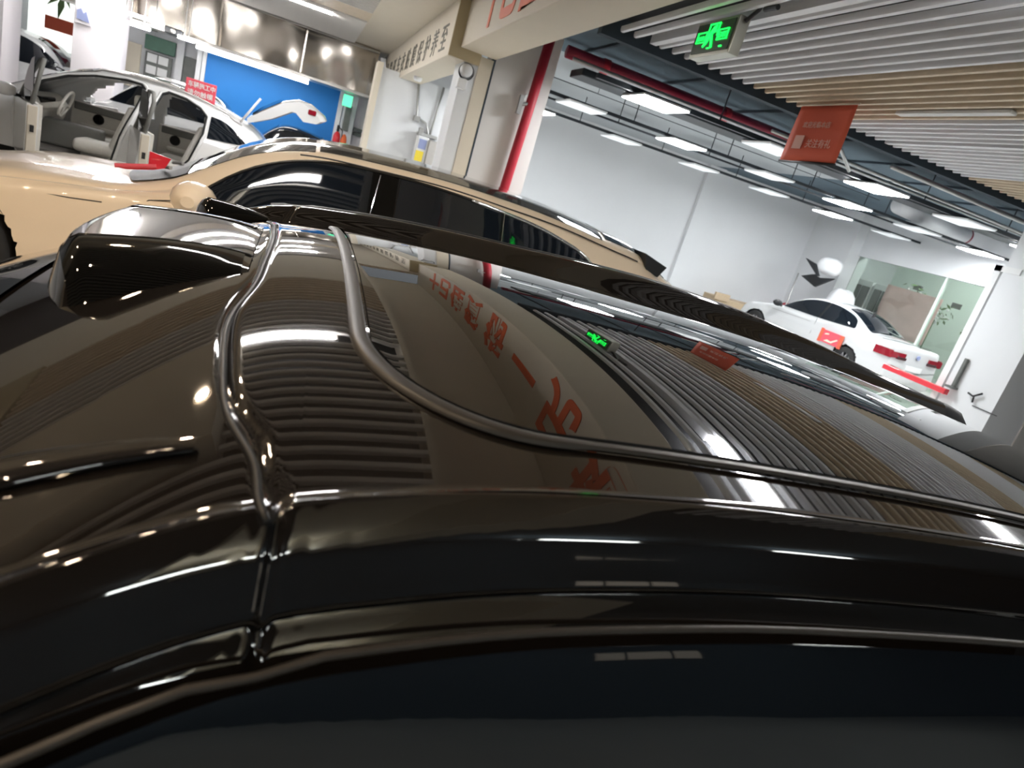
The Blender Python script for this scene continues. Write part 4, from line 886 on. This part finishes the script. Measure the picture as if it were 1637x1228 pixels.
for (y, z, r, lab) in ((11.75, 1.65, 0.30, 'green and white flower arrangement right of the pink panel'), (12.6, 1.95, 0.22, 'green plant peeping over the pink panel'), (10.7, 1.45, 0.20, 'pale flower bunch furthest right behind the glass')):
    t = thing('flower_stand', lab, 'plant', (15.0, y, 0)); rnd = random.Random(int(r*1000))
    b = MB()
    for k in range(60):
        p = Vector((15.0+rnd.gauss(0, r*.4), y+rnd.gauss(0, r*.55), z+rnd.gauss(0, r*.45))); d = Vector((rnd.gauss(0, 1), rnd.gauss(0, 1), rnd.gauss(0, 1))).normalized()*0.09; e_ = d.orthogonal().normalized()*0.03
        b.add([p-d, p+e_, p+d, p-e_], [(0, 1, 2, 3)])
    b.make('foliage', M['plant'], t)
    b = MB()
    for k in range(22):
        p = (15.0+rnd.gauss(-0.05, r*.4), y+rnd.gauss(0, r*.55), z+rnd.gauss(0, r*.4)); b.lathe([(0.0, -0.03), (0.035, -0.01), (0.03, 0.02), (0, 0.03)], p, 'z', 8)
    b.make('blossoms', M['poster'], t, True)
    MB().tube([(15.0, y, 0), (15.0, y, z-0.15)], 0.02, 6).make('stem', M['plant'], t)
for (y, z, lab) in ((12.75, 2.12, 'small grey frame high on the pale green wall, left'), (11.55, 1.95, 'small grey frame on the pale green wall, right')):
    o = MB().box(15.2, 15.25, y-0.12, y+0.12, z-0.06, z+0.07, 0.01).make('wall_frame', M['greypic']); tag(o, lab, 'frame')

# ================================================================== THE DARK CAR IN FRONT
black = thing('car', 'glossy black car whose roof fills the foreground, nose to the left', 'car', (1.0, 1.07, 0))
YC = 1.07
Cz = Spl([(-2.75, 0.55), (-2.55, 0.70), (-2.1, 0.82), (-1.5, 0.93), (-1.15, 1.0), (-0.9, 1.10), (-0.6, 1.255), (-0.35, 1.385), (-0.2, 1.455), (-0.1, 1.495), (-0.03, 1.515), (0.1, 1.531), (0.3, 1.541), (0.6, 1.542), (1.0, 1.528), (1.67, 1.455), (2.28, 1.37), (2.9, 1.24), (3.2, 1.12), (3.35, 1.0), (3.42, 0.7)])
RAILD = Spl([(-0.5, 0.0), (-0.25, 0.02), (-0.04, 0.045), (0.2, 0.055), (0.55, 0.065), (0.95, 0.085), (1.3, 0.095), (1.73, 0.10), (2.2, 0.098), (2.42, 0.09), (2.5, 0.078), (2.62, 0.0), (3.4, 0)], True)
def rz(x, y): return Cz(x) - 0.165*(y-YC)**2
def gauss(d, w): return math.exp(-(d/w)**2)
SX = Spl([(0.30, 0.055), (0.38, 0.03), (0.42, 0.014), (0.457, 0.008), (0.50, -0.010), (0.535, -0.022), (0.60, -0.032), (0.72, -0.038), (0.80, -0.026), (0.90, -0.020), (1.07, -0.016), (1.24, -0.020), (1.34, -0.026), (1.42, -0.038), (1.54, -0.032), (1.605, -0.022), (1.68, 0.014), (1.75, 0.03)])
GX0, GX1, GY0, GY1, GR = 0.098, 2.72, 0.515, 1.625, 0.18
def sdf(x, y):   # signed distance to the rounded glass outline, negative inside
    cx, cy = (GX0+GX1)/2, (GY0+GY1)/2; ax = abs(x-cx)-(GX1-GX0)/2+GR; ay = abs(y-cy)-(GY1-GY0)/2+GR
    return math.hypot(max(ax, 0), max(ay, 0)) + min(max(ax, ay), 0) - GR
def roofz(x, y):
    z = rz(x, y)
    v = y-YC
    if v > 0.56:                       # raised rail on the far side
        t = min(1, (v-0.56)/0.05); t = t*t*(3-2*t); z += RAILD(x)*t
    z -= 0.007*gauss(x-SX(min(max(y, .3), 1.75)), 0.0045) if -0.2 < x < 0.2 else 0
    d = sdf(x, y)
    if abs(d) < 0.05: z -= 0.0022*gauss(d-0.006, 0.006)
    return z
def wv(x):   # plan width factor
    return Spl([(-2.75, 0.70), (-2.4, 0.90), (-1.6, 1.0), (2.4, 1.0), (3.2, 0.93), (3.42, 0.80)])(x)
YNs = Spl([(-2.8, 0.30), (-0.5, 0.30), (-0.35, 0.302), (-0.2, 0.322), (-0.11, 0.345), (-0.04, 0.367), (0.031, 0.386), (0.2, 0.403), (0.45, 0.41), (0.9, 0.41), (3.5, 0.41)], True)
def YN(x): return (YNs(x-0.05)+2*YNs(x-0.02)+2*YNs(x+0.02)+YNs(x+0.05))/6
def YF(x): return 1.73
xs = frange(-2.75, -0.5, 0.06)[:-1] + frange(-0.5, -0.12, 0.02)[:-1] + frange(-0.12, 0.16, 0.0025)[:-1] + frange(0.16, 0.30, 0.006)[:-1] + frange(0.30, 3.42, 0.03)
ysr = frange(0.41, 0.49, 0.01)[:-1] + frange(0.49, 0.66, 0.003)[:-1] + frange(0.66, 1.58, 0.015)[:-1] + frange(1.58, 1.73, 0.005)
# side section below the crest: (outward offset, drop from crest, blend to absolute z)
side = [(0.0015, 0.0012), (0.004, 0.0010), (0.0065, -0.0015), (0.010, -0.006), (0.017, -0.015), (0.024, -0.026), (0.0275, -0.034), (0.0310, -0.043), (0.0345, -0.051), (0.0385, -0.060), (0.0415, -0.066), (0.0420, -0.069), (0.037, -0.072), (0.037, -0.077), (0.044, -0.080)]
low = [(0.070, 1.30), (0.105, 1.20), (0.145, 1.10), (0.180, 1.00), (0.195, 0.965), (0.21, 0.95), (0.235, 0.86), (0.255, 0.72), (0.262, 0.58), (0.25, 0.42), (0.22, 0.28), (0.15, 0.20), (-0.66, 0.19)]
def section(x):
    sc = wv(x); out = []
    yn = YN(x); zc_n = roofz(x, yn); zc_f = roofz(x, 1.73)
    def lowz(z, zt):  # keep below the local crest, so the bonnet closes
        return min(z, zt - 0.10 - (1.30-z)*0.25) if zt < 1.42 else z
    near = [(yn-o, zc_n+d) for o, d in side] + [(yn+(0.41-yn)*min(1, (1.42-z)/0.3)-o, lowz(z, zc_n)) for o, z in low]
    far = [(1.73+o, zc_f+d) for o, d in side] + [(1.73+o, lowz(z, zc_f)) for o, z in low]
    top = [((yn+(y-0.41)*(0.66-yn)/0.25) if y < 0.66 and x < 0.04 else (y if y > 0.49 else yn+(y-0.41)*(0.49-yn)/0.08), 0) for y in ysr]; top = [(y, roofz(x, y)) for y, _ in top]
    # bonnet and boot widen to the flanks
    wd_ = 1.0 + 0.30*min(1, max(0, (-0.75-x)/0.5)) if x < 0 else 1.0 + 0.12*min(1, max(0, (x-2.6)/0.6))
    pts = near[::-1] + top + far
    return [(x, YC+(y-YC)*sc*(wd_ if abs(y-YC) <= 0.70 or True else 1), z) if wd_ == 1.0 else (x, YC+max(-0.93, min(0.93, (y-YC)*wd_))*sc, z) for y, z in pts]
secs = [section(x) for x in xs]
b = MB().grid(secs); n = len(secs[0]); b.f += [tuple(range(n)), tuple(len(b.v)-n+k for k in range(n))]
bs_ = b.make('body_shell', M['paint'], black, True)
# glass roof: a separate sheet just proud of the body inside its seal
def ring_at(d, n_=160):
    """points of the offset rounded rectangle"""
    pts = []; x0, x1, y0, y1 = GX0-d, GX1+d, GY0-d, GY1+d; r = GR+d
    for (cx, cy, a0) in ((x1-r, y1-r, 0), (x0+r, y1-r, 90), (x0+r, y0+r, 180), (x1-r, y0+r, 270)):
        pts += [(cx+r*math.cos(math.radians(a0+t)), cy+r*math.sin(math.radians(a0+t))) for t in range(0, 91, 5)]
    out = []
    for i in range(len(pts)):
        a, c = pts[i], pts[(i+1) % len(pts)]; k = max(1, int(math.hypot(c[0]-a[0], c[1]-a[1])/0.03))
        out += [(a[0]+(c[0]-a[0])*t/k, a[1]+(c[1]-a[1])*t/k) for t in range(k)]
    return out
gl = MB(); gx = frange(GX0+0.004, GX1-0.004, 0.02); rows = []
for x in gx:
    # half width of the glass at this x
    e = min(x-GX0, GX1-x); inset = GR-math.sqrt(max(0, GR*GR-(GR-e)**2)) if e < GR else 0
    y0, y1 = GY0+inset+0.004, GY1-inset-0.004
    yy_ = [y0, y0+0.0008] + [y0+0.0008+(y1-y0-0.0016)*k/60 for k in range(1, 60)] + [y1-0.0008, y1]
    rows.append([(x, y, rz(x, y)+0.0015-(0.005 if k in (0, 62) else 0)) for k, y in enumerate(yy_)])
autosmooth(gl.grid(rows).make('glass_roof', M['roofglass'], black, True), 30)
sl = MB(); rows = []
base = ring_at(0.0)
def ring_like(bs, d):
    out = []
    for k in range(len(bs)):
        a, c = bs[k-1], bs[(k+1) % len(bs)]; tx, ty = c[0]-a[0], c[1]-a[1]; l = math.hypot(tx, ty) or 1
        out.append((bs[k][0]+ty/l*d, bs[k][1]-tx/l*d))
    return out
def sw(x, y):   # the seal is wide along the front edge and narrow along the sides
    return 0.55 + 0.65*min(1, max(0, (GX0+0.22-x)/0.22))
for (d, h) in ((-0.001, -0.002), (0.000, 0.0012), (0.003, 0.0020), (0.007, 0.0018), (0.011, 0.0020), (0.014, 0.0004), (0.015, -0.004)):
    rows.append([(x, y, rz(x, y)+h*(0.6 if x > GX0+0.2 else 1)) for x, y in [(GX0+(a-GX0) if False else a, c) for a, c in [( (b0[0]+(b1[0]-b0[0])*sw(*b0)), (b0[1]+(b1[1]-b0[1])*sw(*b0)) ) for b0, b1 in zip(base, ring_like(base, d))]]])
m0 = min(len(r) for r in rows); rows = [r[:m0] if len(r) == m0 else [r[int(i*len(r)/m0)] for i in range(m0)] for r in rows]
sl.grid(rows, True).make('roof_glass_seal', M['seal'], black, True)
# gap strip in the cross seam
pts = [(SX(y), y, rz(SX(y), y)-0.0062) for y in frange(0.40, 1.68, 0.01)]
MB().tube(pts, 0.0033, 6).make('roof_gap', M['matte'], black, True)
rl = MB().grid([[(x, y, roofz(x, y)+0.0012) for y in [1.615, 1.622]+frange(1.63, 1.70, 0.005)+[1.715, 1.731, 1.7335]] + [(x, 1.745, roofz(x, 1.73)-0.008), (x, 1.762, roofz(x, 1.73)-0.045)] for x in frange(-0.045, 2.56, 0.03)]).make('roof_rail', M['matte'], black, True)  # matte black overlay puts the band's dark reflection into the colour
# side windows (near and far)
for sd, y0 in ((-1, 0.41), (1, 1.73)):
    for (xa, xb, nm) in ((-0.35, 0.98, 'front_side_glass'), (1.02, 1.75, 'rear_side_glass'), (1.79, 2.35, 'quarter_glass')):
        rows = []
        for x in frange(xa, xb, 0.03):
            y0_ = YN(x) if sd < 0 else y0; zc_ = roofz(x, y0_); row = []
            prof = [(0.049, zc_-0.083), (0.054, zc_-0.092), (0.077, 1.295), (0.112, 1.195), (0.151, 1.10), (0.186, 1.005), (0.19, 0.995)]
            top = zc_-0.083
            row = [(x, y0_+(y0-y0_)*(0 if i < 2 else min(1, (1.42-z)/0.3))+sd*o, min(z, top-0.003*i)) for i, (o, z) in enumerate(prof)]
            rows.append(row)
        MB().grid(rows).make(nm, M['tint'], black, True)
    MB().tube([(x, (YN(x) if sd < 0 else y0)+sd*0.0405, roofz(x, YN(x) if sd < 0 else y0)-0.0745) for x in frange(-0.33, 2.35, 0.04)], 0.0035, 6).make('window_channel', M['seal'], black, True)
    MB().tube([(x, y0+sd*0.195, 0.985) for x in frange(-0.55, 2.4, 0.1)], 0.010, 8).make('waist_trim', M['trimgloss'], black, True)
    mirror(black, (-0.60, y0+sd*0.22, 1.05), sd, M['paint'])
    for x in (-1.85, 2.3): wheel(black, (x, YC+sd*0.83, 0.35), 0.35, 0.24)
# windscreen
rows = []
for x in frange(-1.12, -0.30, 0.03): rows.append([(x, YC+v*0.56, rz(x, YC+v*0.56)+0.004) for v in [k/12-1 for k in range(25)]])
MB().grid(rows).make('windscreen', M['tint'], black, True)
# roof sensor housings
def hump(name, yc, xt, xf, wt, wf, h, mtop, lab=None, flat=0.55, sgn=1):
    rows = []; wall = []
    for i in range(25):
        t = i/24; x = xt+(xf-xt)*t; w = wt+(wf-wt)*t**0.9; hh = h*(t**0.9)
        if t > 0.88: hh *= math.sqrt(max(0, 1-((t-0.88)/0.12)**2))*0.85+0.15*(1-(t-0.88)/0.12)
        row = []; x_ = x
        for k in range(-14, 15):
            s = k/14; a = abs(s); x = xt+(x_-xt)*(1-0.26*a*a)
            yy = yc+s*w
            # flat top, steep concave walls
            q = 1.0 if a < flat else max(0, math.cos((a-flat)/(1-flat)*PI/2))**0.75
            row.append((x, yy, rz(x, yy)+hh*q+0.0015-(0.004 if a == 1 else 0)))
        rows.append(row)
    o = MB().grid(rows).make(name, mtop, black, True)
    return o, rows
HY = 1.03
hp, rows = hump('lidar_housing', HY, -0.036, -0.275, 0.175, 0.235, 0.066, M['paint'], flat=0.60)
# dark sensor windows: near and far wall of the housing
for lo_, hi_ in ((0, 6), (22, 28)):
    wr_ = []
    for r in rows[1:-1]:
        wr_.append([(p[0], p[1]+(-0.0012 if lo_ == 0 else 0.0012), p[2]+0.0012) for p in r[lo_:hi_+1]])
    MB().grid(wr_).make('sensor_window', M['sensor'], hp, True)
MB().tube([(p[0], p[1], p[2]+0.001) for p in [r[6] for r in rows[:-2]]], 0.0016, 6).make('bright_edge', M['trimgloss'], hp, True)
for yy, nm in ((1.56, 'far'), (0.478, 'near')):
    h2, r2 = hump('camera_housing', yy, -0.036, -0.19, 0.05 if nm == 'far' else 0.006, 0.10 if nm == 'far' else 0.017, 0.062 if nm == 'far' else 0.004, M['paint'], flat=0.5 if nm == 'far' else 0.2)
    if nm == 'far':
        MB().grid([[(p[0], p[1]-0.001, p[2]+0.001) for p in r[0:7]] for r in r2[1:-1]]).make('sensor_window', M['sensor'], h2, True)
